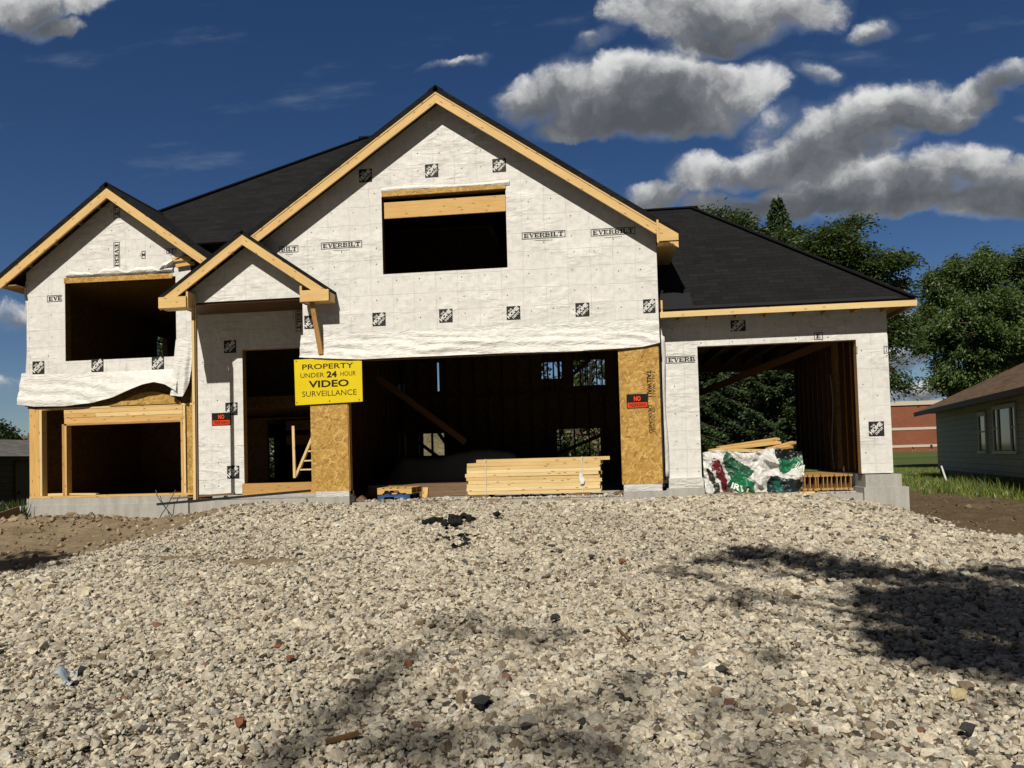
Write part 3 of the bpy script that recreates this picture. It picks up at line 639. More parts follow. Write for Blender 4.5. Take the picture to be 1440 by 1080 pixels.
    k = MB(); k.box(1.18, 1.21, -.05, .0, 3.97, 4.30); part(k, 'eave_nailer', M_FASCIA)
    k = MB()
    for i in range(8): k.box(1.5+.5*i, 1.54+.5*i, -.048, .29, 3.97, 4.06)
    k.box(1.16, 5.43, -.04, .295, 4.062, 4.075, 0, False); k.box(5.115, 5.43, .3, 7.3, 4.05, 4.065, 0, False); k.each('soffit_board', M_FRAME, HOUSE)
roofs()
# --- loose wrap
def drapes():
    d = MB(); bx = [425, 470, 512, 600, 700, 800, 870, 905, 926]; by = [503, 505, 506, 502, 497.5, 495, 491, 488, 483]
    xs = [U(a, b, 0).x for a, b in zip(bx, by)]; zs = [U(a, b, 0).z for a, b in zip(bx, by)]
    def fn(u, v):
        x = -5.46 + u*6.6; zb = float(np.interp(x, xs, zs)); zt = 3.99; z = zt + (zb-zt)*v
        x2 = x + .06*v*(1-u)*-.3
        n = float(fbm(x*.8, z*1.5, 1.0, 31)); f = math.sin(z*42 + x*3.2 + n*12)*.007 + math.sin(z*19 - x*1.7 + n*16)*.012 + float(fbm(x*.7, z*4, 1.6, 33))*.05
        y = -.008 - v*.035 + f*min(1, v*2.2) - .03*v*v
        return (x2, min(y, -.006*(1-v)-.002), z)
    d.grid(fn, 200, 40, 0, 1.0)
    part(d, 'loose_wrap_edge', [M_SHEET], smooth=True)
    SET_BACK[0] = True
    # bay: sheet sagging below the wall, lifted in the middle
    d = MB(); bx = [22, 45, 90, 130, 160, 185, 205, 222, 236, 247, 252]; by = [568, 571.5, 571, 566, 558, 549, 541.5, 538, 541, 548, 552]
    xs = [U(a, b, -.1).x for a, b in zip(bx, by)]; zs = [U(a, b, -.1).z for a, b in zip(bx, by)]
    def fb(u, v):
        x = -11.13 + u*3.27; zb = float(np.interp(x, xs, zs)); zt = 3.46 if x > -11.0 else 3.5; z = zt + (zb-zt)*v
        n = float(fbm(x, z*2, 1.2, 41)); lift = math.exp(-((x+8.35)/.75)**2)
        y = -.006 - v*(.07+.16*lift) + (math.sin(z*26+x*5+n*9)*.012 + n*.05)*min(1, v*2)
        return (x - .06*v*math.exp(-((u)/.05)**2), min(y, -.004), z)
    d.grid(fb, 120, 30); part(d, 'sagging_wrap_sheet', [M_SHEET], smooth=True); d = MB()
    # torn corner flap
    P = lambda px, py, y: U(px, py, y)
    def fl(u, v):
        a = P(247, 478, -.02).lerp(P(270, 470, -.02), u); b = P(239, 556, -.10).lerp(P(268, 535, -.09), u)
        if u < .6: b = P(239, 556, -.13).lerp(P(258, 558, -.15), u/.6)
        else: b = P(258, 558, -.15).lerp(P(270, 522, -.05), (u-.6)/.4)
        p = a.lerp(b, v); p.y += .03*math.sin(u*14+v*3)*v + .02*float(fbm(u*4, v*6, 1, 5)); p.y = min(p.y, -.012); return p
    d.grid(fl, 24, 24); part(d, 'torn_wrap_flap', [M_SHEET], smooth=True); d = MB()
    # side sheet bulging round the left corner
    def sd(u, v):
        z = 2.86 + v*2.45; a = math.exp(-((v-.02)/.25)**2)*.10 + math.exp(-((v-.92)/.08)**2)*.07 + .05 + .02*math.sin(v*9)
        ang = u*math.pi*.5; n = float(fbm(u*3, v*8, 1, 17))
        return (-11.02 - a*math.sin(ang) - .03*n*u, -.004 + .3*u*u + .01*math.sin(v*30+u*6)*u, z)
    d.grid(sd, 10, 60); part(d, 'corner_wrap_flap', [M_SHEET], smooth=True); d = MB()
    # crumpled flaps over the bay window and at its upper right corner
    def f1(u, v):
        p = P(93, 390, -.03).lerp(P(243, 381, -.03), u); h = (.13+.05*math.sin(u*19)+.03*math.sin(u*41))*(1-.35*abs(2*u-1))
        return (p.x, -.012-.05*math.sin(v*math.pi)-.012*math.sin(u*30), p.z + h*(v-.15))
    d.grid(f1, 60, 6); part(d, 'window_wrap_flap', [M_SHEET], smooth=True); d = MB()
    def f2(u, v):
        p = P(226, 372, -.06).lerp(P(262, 354, -.06), u); return (p.x+.05*math.sin(v*5), -.02-.06*math.sin(v*math.pi)-.02*math.sin(u*17+v*4), p.z + (.02-.16*v)*(1-.5*u))
    d.grid(f2, 16, 8); part(d, 'torn_wrap_flap', [M_SHEET], smooth=True); d = MB()
    SET_BACK[0] = False
    def f3(u, v):
        p = P(536, 270, -.03).lerp(P(716, 259, -.03), u); return (p.x, -.008-.03*math.sin(v*math.pi), p.z + (.09+.02*math.sin(u*7))*(v*1.0) - .01)
    d.grid(f3, 60, 4); part(d, 'window_wrap_flap', [M_SHEET], smooth=True)
    # rolled strip hanging in the garage corner
    d = MB(); pts = []
    for k in range(25):
        t = k/24; pts.append((1.205 + .012*math.sin(t*9), .245 + .01*math.sin(t*17), 1.17 + 2.55*t))
    d.tube(pts, [.045 - .01*math.sin(k/24*3) for k in range(25)], 0, 9); d.box(1.165, 1.235, .205, .275, 1.1, 1.165, 1, False)
    part(d, 'rolled_wrap_strip', [M_SHEET, M_TAPE], smooth=True)
    # strand board strip over window heads
    k = MB(); a, b = U(537, 277, -.012), U(711, 265, -.012); k.prism([(a.x, a.z), (b.x, b.z), (b.x, b.z+.07), (a.x, a.z+.135)], -.026, -.013); part(k, 'window_head_strip', M_OSB)
    SET_BACK[0] = True
    k = MB(); a, b = U(91, 399, -.05), U(243, 391.5, -.05); k.prism([(a.x, a.z), (b.x, b.z), (b.x, b.z+.095), (a.x, a.z+.10)], -.075, -.06); part(k, 'window_head_strip', M_OSB)
    k = MB()
    for (x0, y0, x1, y1, w) in ((243, 366, 277, 361, .075), (248, 374, 274, 370, .06)): k.bar(U(x0, y0, -.05), U(x1, y1, -.05), .05, w)
    k.each('header_scrap', M_PINE, HOUSE); SET_BACK[0] = False
drapes()
# --- ground-floor framing of the bay
def framing():
    y0, y1 = 0.0, .14; SET_BACK[0] = True
    for x0, x1, z0, z1, ya, m in ((-10.98, -10.78, 1.10, 2.80, 0, M_PINE), (-10.775, -10.72, 1.10, 2.80, .0, M_PALE), (-10.30, -10.255, 1.10, 2.48, .003, M_FRAME), (-10.25, -10.205, 1.10, 2.48, 0, M_PINE), (-7.87, -7.825, 1.10, 2.48, 0, M_PINE), (-7.82, -7.775, 1.10, 2.76, 0, M_PALE)):
        k = MB(); k.box(x0, x1, ya, y1, z0, z1); part(k, 'stud', m)
    for x0, x1, z0, z1, ya, m in ((-10.72, -7.62, 2.765, 2.80, 0, M_PALE), (-10.25, -7.825, 2.68, 2.76, -.004, M_FASCIA), (-9.6, -7.825, 2.60, 2.676, -.002, M_PALE), (-10.25, -9.604, 2.60, 2.676, -.002, M_PINE), (-10.25, -7.825, 2.484, 2.596, .003, M_PINE), (-10.25, -7.87, 2.45, 2.482, 0, M_FRAME)):
        k = MB(); k.box(x0, x1, ya, y1, z0, z1); part(k, 'header_board', m)
    k = MB(); k.box(-10.98, -7.62, -.01, .15, 1.058, 1.098); part(k, 'sill_plate', M_PINE)
    k = MB(); k.box(-10.6, -10.28, -.004, .10, 1.10, 1.145); k.bar((-10.15, .03, 1.125), (-9.6, .03, 1.115), .09, .03); k.each('blocking', M_PALE, HOUSE)
    k = MB(); k.box(-7.745, -7.62, .0, .03, 1.10, 2.76, 0, False); part(k, 'strand_board_strip', M_OSB)
    k = MB()   # strand board with a curved top edge seen under the lifted sheet
    pl = [(-9.3, 2.80)] + [(-9.3+1.45*t/16, 2.80 + .30*math.sin(math.pi*min(1, t/16*.96+.0))**1.0*(t/16)**.35) for t in range(1, 17)] + [(-7.85, 2.80)]
    k.prism(pl, -.02, -.006); part(k, 'strand_board_strip', M_OSB)
    SET_BACK[0] = False
    # temporary post and bracing
    k = MB(); k.bar(U(271.5, 432, -.14), U(274.5, 706.5, -.14), .04, .05); part(k, 'temporary_post', M_PALE)
    k = MB(); k.bar(U(275.5, 432, -.115), U(278.5, 705, -.115), .04, .025); part(k, 'temporary_post', M_OLD)
    k = MB(); k.bar(U(436.5, 411, -.30), U(451.5, 498, -.06), .05, .085); part(k, 'brace_board', M_FRAME)
    k = MB(); k.box(-3.82, -1.545, .03, .07, 6.10, 6.40, 0); part(k, 'window_beam', M_PINE)
    k = MB(); k.box(-7.05, -5.4, .80, 1.0, 1.0, 1.22); part(k, 'door_sill_board', M_FRAME)
framing()
# --- inside: floors, partitions, rear walls with studs
def wall_x(mb, x0, x1, y0, y1, z0, z1, holes, mat=0):    # wall along y with holes (y0, y1, z0, z1)
    br = sorted({y0, y1} | {h[0] for h in holes} | {h[1] for h in holes})
    for a, b in zip(br[:-1], br[1:]):
        lo = z0
        for h in sorted([h for h in holes if h[0] < (a+b)/2 < h[1]], key=lambda h: h[2]):
            if h[2] > lo: mb.box(x0, x1, a, b, lo, h[2], mat, False)
            lo = h[3]
        if z1 > lo: mb.box(x0, x1, a, b, lo, z1, mat, False)
def inside():
    for a in ((-11.72, -11.58, 1.09, 9.6, .9, 5.5, [(5.4, 5.9, 4.3, 5.1)]), (-5.52, -5.40, 1.09, 7.0, .5, 4.5, []),
              (1.02, 1.125, .4, 7.0, .5, 4.5, []), (1.14, 1.16, .62, 7.0, .5, 4.45, []), (5.05, 5.10, .48, 6.4, 1.1, 4.04, [])):
        w = MB(); wall_x(w, *a); part(w, 'side_wall', M_OSB if a[0] > 4 else M_OSB_SHADED)
    w = MB(); wall_x(w, 1.128, 1.145, .02, 7.2, 4.2, 5.62, []); part(w, 'side_wall_wrap', M_WRAP)
    w = MB(); wall_x(w, 5.103, 5.115, .32, 6.4, 1.14, 4.03, []); part(w, 'side_wall_wrap', M_WRAP)
    a, b = U(374, 616, 9.6), U(386, 672, 9.6)
    w = MB(); strips(w, (-11.7, -5.4), lambda x: 5.85, lambda x: .6, [(a.x, b.x, b.z, a.z), (-8.6, -7.9, 4.2, 5.0)], 9.6, 9.7); part(w, 'rear_wall', M_OSB_SHADED)
    w = MB(); strips(w, (-11.57, -5.4), lambda x: 2.75, lambda x: 1.0, [(-8.2, -5.4, 1.0, 2.7)], 4.6, 4.7); part(w, 'partition_wall', M_OSB_SHADED); w = MB(); strips(w, (-11.57, -7.4), lambda x: 5.45, lambda x: 3.1, [], 6.2, 6.3); part(w, 'partition_wall', M_OSB_SHADED)
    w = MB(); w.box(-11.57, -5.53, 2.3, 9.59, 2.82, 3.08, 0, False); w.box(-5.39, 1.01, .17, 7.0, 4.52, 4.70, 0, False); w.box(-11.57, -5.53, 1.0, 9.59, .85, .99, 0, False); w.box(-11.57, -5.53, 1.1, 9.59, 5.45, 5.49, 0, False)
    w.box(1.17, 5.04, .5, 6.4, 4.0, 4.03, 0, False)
    w.each('floor_deck', M_OSB_SHADED, HOUSE)
    w = MB(); strips(w, (-5.4, MAINX, 1.0), lambda x: main_roof(x)-.12, lambda x: 4.7, [], 5.0, 5.1); part(w, 'partition_wall', M_OSB_SHADED)
    # rear garage wall: openings between the studs
    H = []
    for (p, q) in (((567, 611), (625, 640)), ((783, 604), (845, 645)), ((614.5, 510), (618, 550)), ((761, 510), (790, 532)), ((804, 507), (851, 541)), ((562, 540), (571, 553))):
        a, b = U(*p, 7.0), U(*q, 7.0); H.append((a.x, b.x, b.z, a.z))
    rw = MB(); strips(rw, (-5.4, 1.02), lambda x: 4.5, lambda x: .5, H, 7.0, 7.012); wo = part(rw, 'rear_garage_wall', M_OSB_SHADED)
    for i in range(17):
        x = -5.3 + i*.39; k = MB(); k.box(x-.019, x+.019, 6.86, 6.998, .9, 4.48); k.build('stud', M_SHADED_DARK, wo)
    for x in (-1.30, -1.14, -.98, -.42, -.28, .02): k = MB(); k.box(x-.019, x+.019, 6.86, 6.998, 3.37, 4.48); k.build('stud', M_SHADED_DARK, wo)
    k = MB(); k.box(-5.38, 1.0, 6.85, 6.99, 3.28, 3.36); k.build('girt', M_SHADED_DARK, wo); k = MB(); k.box(-5.38, 1.0, 6.86, 6.99, .845, .885); k.build('plate', M_SHADED_DARK, wo)
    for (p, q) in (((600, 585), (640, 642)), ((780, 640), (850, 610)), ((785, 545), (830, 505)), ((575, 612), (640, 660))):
        k = MB(); k.bar(U(*p, 6.82), U(*q, 6.82), .04, .09); k.build('brace', M_SHADED_DARK, wo)
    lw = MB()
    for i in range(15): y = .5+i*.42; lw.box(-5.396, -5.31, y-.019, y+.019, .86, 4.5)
    lw.each('wall_stud', M_SHADED_DARK, HOUSE)
    k = MB(); k.bar(U(530, 530, 3.0), U(655, 622, 3.0), .04, .14); part(k, 'brace_board', M_SHADED_DARK)
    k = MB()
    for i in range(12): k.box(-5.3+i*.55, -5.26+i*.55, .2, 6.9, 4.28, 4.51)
    k.each('ceiling_joist', M_SHADED_DARK, HOUSE)
    # third bay: ceiling joists, rear header, right wall studs and a long brace
    k = MB(); k.box(1.2, 5.04, 6.2, 6.35, 3.62, 3.99); k.box(1.2, 1.35, 6.2, 6.35, .82, 3.62); k.box(2.2, 2.6, 6.2, 6.3, .82, 3.62, 0, False) if False else None; part(k, 'rear_header', M_SHADED_DARK)
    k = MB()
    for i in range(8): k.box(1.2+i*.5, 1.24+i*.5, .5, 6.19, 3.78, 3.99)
    k.each('ceiling_joist', M_SHADED_DARK, HOUSE)
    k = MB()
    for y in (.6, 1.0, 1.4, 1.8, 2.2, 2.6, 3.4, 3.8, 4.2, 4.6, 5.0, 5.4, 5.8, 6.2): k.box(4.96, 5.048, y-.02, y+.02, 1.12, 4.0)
    k.each('wall_stud', M_SHADED_DARK, HOUSE)
    k = MB(); k.bar((1.75, 4.8, 2.75), (4.85, 1.6, 3.78), .04, .15); part(k, 'brace_board', M_SHADED_DARK)
    def st(u, v): return (4.93-.02*math.sin(v*7)+.03*u, 3.05+.16*u+.03*math.sin(v*5), 1.15+2.0*v)
    k = MB(); k.grid(st, 4, 20); part(k, 'insulation_strip', M_SHEET, smooth=True)
    # rear part of the bay is closed by a second header seen through the doorway
    k = MB()
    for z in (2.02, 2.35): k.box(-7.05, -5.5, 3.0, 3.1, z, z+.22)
    k.each('door_header', M_SHADED_DARK, HOUSE)
inside()
rebase(HOUSE, (-4.9, .0, .3))

# ------------------------------------------------------------------ ground sheet
def axis_pts(lo, hi, step, far_lo, far_hi):
    a = np.arange(lo, hi+1e-6, step); out_hi = [hi]; st = step
    while out_hi[-1] < far_hi: st *= 1.22; out_hi.append(out_hi[-1]+st)
    out_lo = [lo]; st = step
    while out_lo[-1] > far_lo: st *= 1.22; out_lo.append(out_lo[-1]-st)
    return np.array(out_lo[:0:-1] + list(a) + out_hi[1:])
def build_ground():
    xs = axis_pts(-13, 13, .075, -700, 700); ys = axis_pts(-13, 8, .075, -120, 1400)
    X, Y = np.meshgrid(xs, ys); x, y = X.ravel(), Y.ravel(); z = ground(x, y)
    gm = gravel_mask(x, y); nearm = np.exp(-((x/16)**4 + (y/14)**4))
    dirt = (gm < 0)*nearm
    z = z + dirt*(fbm(x, y, 2.6, 61)*.14 + fbm(x, y, 7, 71, 3)*.09) + (gm > 0)*fbm(x, y, 6, 81, 3)*.03
    grass = np.maximum(sstep(8.6, 9.8, x + fbm(x, y, .6, 91)*1.6), np.maximum(sstep(10, 14, y), sstep(-13.2, -14.5, x)))
    grass = np.where(y < -2.5, grass*sstep(-2.5, 3, y+6*(x > 9)), grass)
    thin = bare(x, y)
    col = np.stack([sstep(-.1, .35, gm)*(1-np.clip(thin*1.3, 0, 1)), grass, sstep(3.5, 5.5, x + fbm(x, y, 1.1, 95)), np.ones_like(x)], 1)
    V = np.stack([x, y, z], 1); nx, ny = len(xs), len(ys)
    I = np.arange(nx*ny).reshape(ny, nx); F = np.stack([I[:-1, :-1], I[:-1, 1:], I[1:, 1:], I[1:, :-1]], -1).reshape(-1, 4)
    m = bpy.data.materials.new('earth'); s = NT(nodes(m)); p = s.obj(); a = s.n('ShaderNodeSeparateColor', ins={'Color': s.attr('mask')})
    n1 = s.noise(p, 1.1, 7, .65); n2 = s.noise(p, 9, 6, .7); n3 = s.noise(p, 55, 4, .7)
    dirt = s.ramp(s.math('ADD', s.math('MULTIPLY', n1, .5), s.math('MULTIPLY', n2, .5)), [(.32, (.14, .10, .062)), (.5, (.27, .205, .13)), (.68, (.40, .32, .215))])
    dirt = s.mix(.35, dirt, s.ramp(n3, [(.35, (.06, .045, .03)), (.65, (.27, .22, .16))]))
    dirt = s.mix(a.outputs[2], dirt, s.mix(1.0, dirt, (.50, .47, .43), 'MULTIPLY'))
    vo = s.n('ShaderNodeTexVoronoi', ins={'Vector': p, 'Scale': 26.0}); vs = s.n('ShaderNodeSeparateColor', ins={'Color': vo.outputs['Color']})
    grav = s.ramp(vs.outputs[0], [(0, (.10, .092, .078)), (.4, (.22, .205, .175)), (1, (.34, .32, .28))])
    grav = s.mix(s.math('MULTIPLY', vo.outputs['Distance'], 10.0, clamp=True) if False else s.ramp(vo.outputs['Distance'], [(.25, (0, 0, 0)), (.6, (1, 1, 1))]), grav, (.07, .06, .048))
    sp = s.n('ShaderNodeSeparateXYZ', ins={'Vector': p}); 
    band = s.noise(s.mapping(p, (.006, .055, 1)), 1.0, 3, .5)
    gr = s.ramp(s.math('ADD', s.math('MULTIPLY', band, .8), s.math('MULTIPLY', n2, .25)), [(.36, (.045, .07, .018)), (.52, (.09, .125, .032)), (.66, (.17, .19, .065))])
    gr = s.mix(.35, gr, s.ramp(n3, [(.3, (.02, .035, .008)), (.7, (.12, .15, .05))]))
    c = s.mix(a.outputs[0], dirt, grav); c = s.mix(a.outputs[1], c, gr)
    s.out(c, .95, s.bump(s.math('ADD', n2, s.math('MULTIPLY', n3, .5)), .5, .03), .1)
    o = np_mesh('ground', V, F, m, smooth=True)
    at = o.data.attributes.new('mask', 'FLOAT_COLOR', 'POINT'); at.data.foreach_set('color', col.astype(np.float32).ravel())
    tag(o, kind='structure')
build_ground()

# ------------------------------------------------------------------ crushed stone
def hull_protos(n, lo=12, hi=19, seed=3):
    r = np.random.default_rng(seed); out = []
    for k in range(n):
        bm = bmesh.new(); m = r.integers(lo, hi)
        d = r.normal(size=(m, 3)); d /= np.linalg.norm(d, axis=1)[:, None]
        d *= r.uniform(.82, 1.12, (m, 1)); d *= np.array([1, r.uniform(.62, .95), r.uniform(.42, .75)])
        for q in d: bm.verts.new(q)
        res = bmesh.ops.convex_hull(bm, input=bm.verts)
        bmesh.ops.delete(bm, geom=[g for g in res['geom_interior'] if isinstance(g, bmesh.types.BMVert)], context='VERTS')
        bmesh.ops.triangulate(bm, faces=bm.faces); bm.verts.index_update()
        out.append((np.array([v.co for v in bm.verts]), np.array([[v.index for v in f.verts] for f in bm.faces]))); bm.free()
    return out
PROTO = hull_protos(40)
def scatter(name, pts, size, tint, mat, label=None, kind='stuff', squash=1.0):
    n = len(pts); kind_i = rng.integers(0, len(PROTO), n); VV, FF, TT = [], [], []; base = 0
    ang = rng.uniform(0, 2*np.pi, n); tx = rng.normal(0, .45, n); ty = rng.normal(0, .45, n)
    for k, (pv, pf) in enumerate(PROTO):
        idx = np.where(kind_i == k)[0]
        if not len(idx): continue
        ca, sa = np.cos(ang[idx]), np.sin(ang[idx]); cx, sx = np.cos(tx[idx]), np.sin(tx[idx]); cy, sy = np.cos(ty[idx]), np.sin(ty[idx])
        v = pv[None]*size[idx, None, None]
        x, y, z = v[..., 0], v[..., 1], v[..., 2]*squash
        y, z = y*cx[:, None]-z*sx[:, None], y*sx[:, None]+z*cx[:, None]
        x, z = x*cy[:, None]+z*sy[:, None], -x*sy[:, None]+z*cy[:, None]
        x, y = x*ca[:, None]-y*sa[:, None], x*sa[:, None]+y*ca[:, None]
        v = np.stack([x, y, z], -1) + pts[idx][:, None]
        m = len(pv); f = pf[None] + (base + np.arange(len(idx))*m)[:, None, None]; base += m*len(idx)
        VV.append(v.reshape(-1, 3)); FF.append(f.reshape(-1, 3)); TT.append(np.repeat(tint[idx], len(pf), 0))
    o = np_mesh(name, np.concatenate(VV), np.concatenate(FF), mat, np.concatenate(TT))
    tag(o, label, kind=kind); return o
def mat_stone():
    m = bpy.data.materials.new('crushed_limestone'); s = NT(nodes(m)); t = s.attr('tint'); p = s.obj()
    n = s.noise(p, 40, 5, .65); n2 = s.noise(p, 160, 3, .7)
    c = s.mix(.75, t, s.ramp(n, [(.3, (.55, .53, .50)), (.6, (1.05, 1.03, 1.0)), (.8, (1.25, 1.2, 1.12))]), 'MULTIPLY')
    c = s.mix(.25, c, s.ramp(n2, [(.35, (.35, .33, .30)), (.65, (1, 1, 1))]), 'MULTIPLY')
    s.out(c, .9, s.bump(s.math('ADD', n, n2), .5, .006), .2); return m
M_STONE = mat_stone()
def in_view(x, y, z, mx=.06, my=.05):
    dx, dy, dz = x-CAM.x, y-CAM.y, z-CAM.z
    w = dx*fw.x+dy*fw.y+dz*fw.z; a = (dx*rt.x+dy*rt.y+dz*rt.z)/np.maximum(w, .01)*FPX; b = (dx*up.x+dy*up.y+dz*up.z)/np.maximum(w, .01)*FPX
    return (w > .5) & (np.abs(a) < 720*(1+mx)+60) & (b > -(1080-CY)*(1+my)-60) & (b < CY)
def stone_tints(n, dark=.035, brown=.09):
    base = rng.normal(.555, .115, n).clip(.22, .8); warm = rng.normal(0, .018, n)
    t = np.stack([base+warm*.8+.015, base*.945, base*.785-warm], 1)
    k = rng.random(n); g = rng.uniform(.04, .14, n)
    t = np.where((k < dark)[:, None], np.stack([g, g*.98, g*.95], 1), t)
    b = rng.uniform(.14, .26, n); t = np.where(((k > dark) & (k < dark+brown))[:, None], np.stack([b*1.1, b*.86, b*.62], 1), t)
    q = rng.uniform(.12, .22, n); t = np.where((k > .994)[:, None], np.stack([q*1.3, q*.72, q*.55], 1), t)
    return np.concatenate([t.clip(.02, .9), np.ones((n, 1))], 1)
def build_gravel():
    N = 470000; y = -10.6 + 10.6*rng.random(N)**1.12; x = rng.uniform(-10.5, 10.5, N)
    z = ground(x, y); gm = gravel_mask(x, y)
    keep = in_view(x, y, z, .6, .1) & ((gm > 0) | (rng.random(N) < .10*np.exp(np.minimum(gm, 0)*4)))
    # bare earthy patches where the stone has been driven in
    pat = fbm(x, y, .45, 101)
    thin = bare(x, y)
    keep &= rng.random(N) > thin*1.1
    x, y, z, pat, gm = x[keep], y[keep], z[keep], pat[keep], gm[keep]; n = len(x)
    size = .0275*np.exp(rng.normal(0, .36, n))*(1+.30*pat*2); size *= np.interp(y, [-10.5, -8.5, -6, 0], [.70, .84, .98, 1.0]); size = size.clip(.013, .075)
    layer = rng.random(n)
    z = z + size*.15 + .10*fbm(x, y, 5, 103)*layer + .022*(layer-.4)
    tint = stone_tints(n); tint[:, :3] *= (1+pat[:, None]*.25)
    scatter('gravel', np.stack([x, y, z], 1), size, tint, M_STONE, 'pale grey and cream crushed limestone spread in front of the house')
    # spill on the slab edge and inside the garage mouth
    N = 2600; x = rng.uniform(-4.5, .4, N); y = np.abs(rng.normal(0, .35, N)); z = np.full(N, .845) ; size = .024*np.exp(rng.normal(0, .3, N))
    k = rng.random(N) < (.15+.85*sstep(-4.3, -2.6, x)); x, y, z, size = x[k], y[k], z[k], size[k]; z = z+size*.4
    N2 = 500; x2 = rng.uniform(1.9, 4.4, N2); y2 = .27+np.abs(rng.normal(0, .12, N2)); s2 = .016*np.exp(rng.normal(0, .3, N2)); z2 = np.where(y2 < .6, .80, .82)+s2*.4
    x, y, z, size = np.r_[x, x2], np.r_[y, y2], np.r_[z, z2], np.r_[size, s2]
    scatter('gravel_spill', np.stack([x, y, z], 1), size, stone_tints(len(x)), M_STONE, 'loose gravel scattered along the edges of the garage slabs')
    # clods of earth
    N = 26000; x = rng.uniform(-13, 12, N); y = rng.uniform(-7, 8, N); gm = gravel_mask(x, y)
    k = (gm < 0) & ((x < -5.5) & (y < .8) | (x > 4.5)) & (x < 10); k &= rng.random(N) < np.where(x < 0, .25+.75*bump2(x, y, -9.9, -.2, 2.6, 1.0), .18)
    x, y = x[k], y[k]; z = ground(x, y); n = len(x); b_ = np.where(x < 0, 1.0, .5); size = .024*np.exp(rng.normal(0, .5, n))*np.where(x < 0, 1.15+.8*bump2(x, y, -9.9, -.1, 2.6, .8), .8); b = rng.uniform(.16, .40, n)*b_
    t = np.stack([b*1.15, b*.9, b*.62, np.ones(n)], 1); z = z + size*.2 + .02
    scatter('earth_clods', np.stack([x, y, z], 1), size, t, M_STONE, 'crumbly brown earth clods lying beside the gravel')
build_gravel()

# ------------------------------------------------------------------ trees
def mat_leaf(name, trans=.35):
    m = bpy.data.materials.new(name); s = NT(nodes(m)); t = s.attr('tint')
    d = s.n('ShaderNodeBsdfDiffuse', ins={'Color': t}); tr = s.n('ShaderNodeBsdfTranslucent', ins={'Color': s.mix(.5, t, (.09, .13, .02))})
    g = s.n('ShaderNodeBsdfGlossy', ins={'Color': (.5, .5, .5, 1), 'Roughness': .45})
    a = s.n('ShaderNodeMixShader', ins={0: trans, 1: d.outputs[0], 2: tr.outputs[0]}); b = s.n('ShaderNodeMixShader', ins={0: .05, 1: a.outputs[0], 2: g.outputs[0]})
    o = s.n('ShaderNodeOutputMaterial'); s.nt.links.new(b.outputs[0], o.inputs[0]); return m
M_LEAF = mat_leaf('leaf'); M_NEEDLE = mat_leaf('needle', .15)
def mat_bark():
    m = bpy.data.materials.new('bark'); s = NT(nodes(m)); p = s.obj(); n = s.noise(s.mapping(p, (6, 6, 1.2)), 2.5, 6, .65)
    s.out(s.ramp(n, [(.35, (.035, .026, .018)), (.65, (.12, .095, .07))]), .95, s.bump(n, .8, .03), .1); return m
M_BARK = mat_bark()
def leaves(P, L, Wd, tint, droop=0.0, flat=.0, along=None):
    # P (n,3) positions, one quad (a folded diamond would be finer than a pixel) per leaf
    n = len(P); d = rng.normal(size=(n, 3))
    if along is not None: d = along + rng.normal(0, .45, (n, 3))
    d[:, 2] = d[:, 2]*(1-flat) - droop; d /= np.linalg.norm(d, axis=1)[:, None]
    q = rng.normal(size=(n, 3)); q[:, :2] *= (1-flat*.5); b = np.cross(d, q); b /= np.linalg.norm(b, axis=1)[:, None]+1e-9
    L = np.asarray(L)*rng.uniform(.7, 1.3, n); Wd = np.asarray(Wd)*rng.uniform(.7, 1.3, n)
    a = d*L[:, None]/2; c = b*Wd[:, None]/2
    V = np.stack([P-a, P-a*.1+c, P+a, P-a*.1-c], 1).reshape(-1, 3); F = np.arange(4*n).reshape(n, 4)
    return V, F, tint
def tints(n, base, var=.3, yellow=.15):
    k = np.exp(rng.normal(0, var, n))[:, None]; y = rng.normal(0, yellow, n)[:, None]
    t = np.array(base)[None]*k*np.concatenate([1+y, 1+y*.4, 1-y], 1)
    return np.concatenate([t.clip(.004, .5), np.ones((n, 1))], 1)
def limb(mb, a, b, r1, r2, sag=.0, n=6, wob=.06):
    a, b = Vector(a), Vector(b); L = (b-a).length; pts = []
    for k in range(n+1):
        t = k/n; p = a.lerp(b, t); p += Vector((random.gauss(0, wob), random.gauss(0, wob), random.gauss(0, wob)))*L*.3*(0 < k < n); p.z += sag*L*math.sin(t*math.pi)
        pts.append(p)
    mb.tube(pts, [r1+(r2-r1)*k/n for k in range(n+1)], 0, 6); return pts
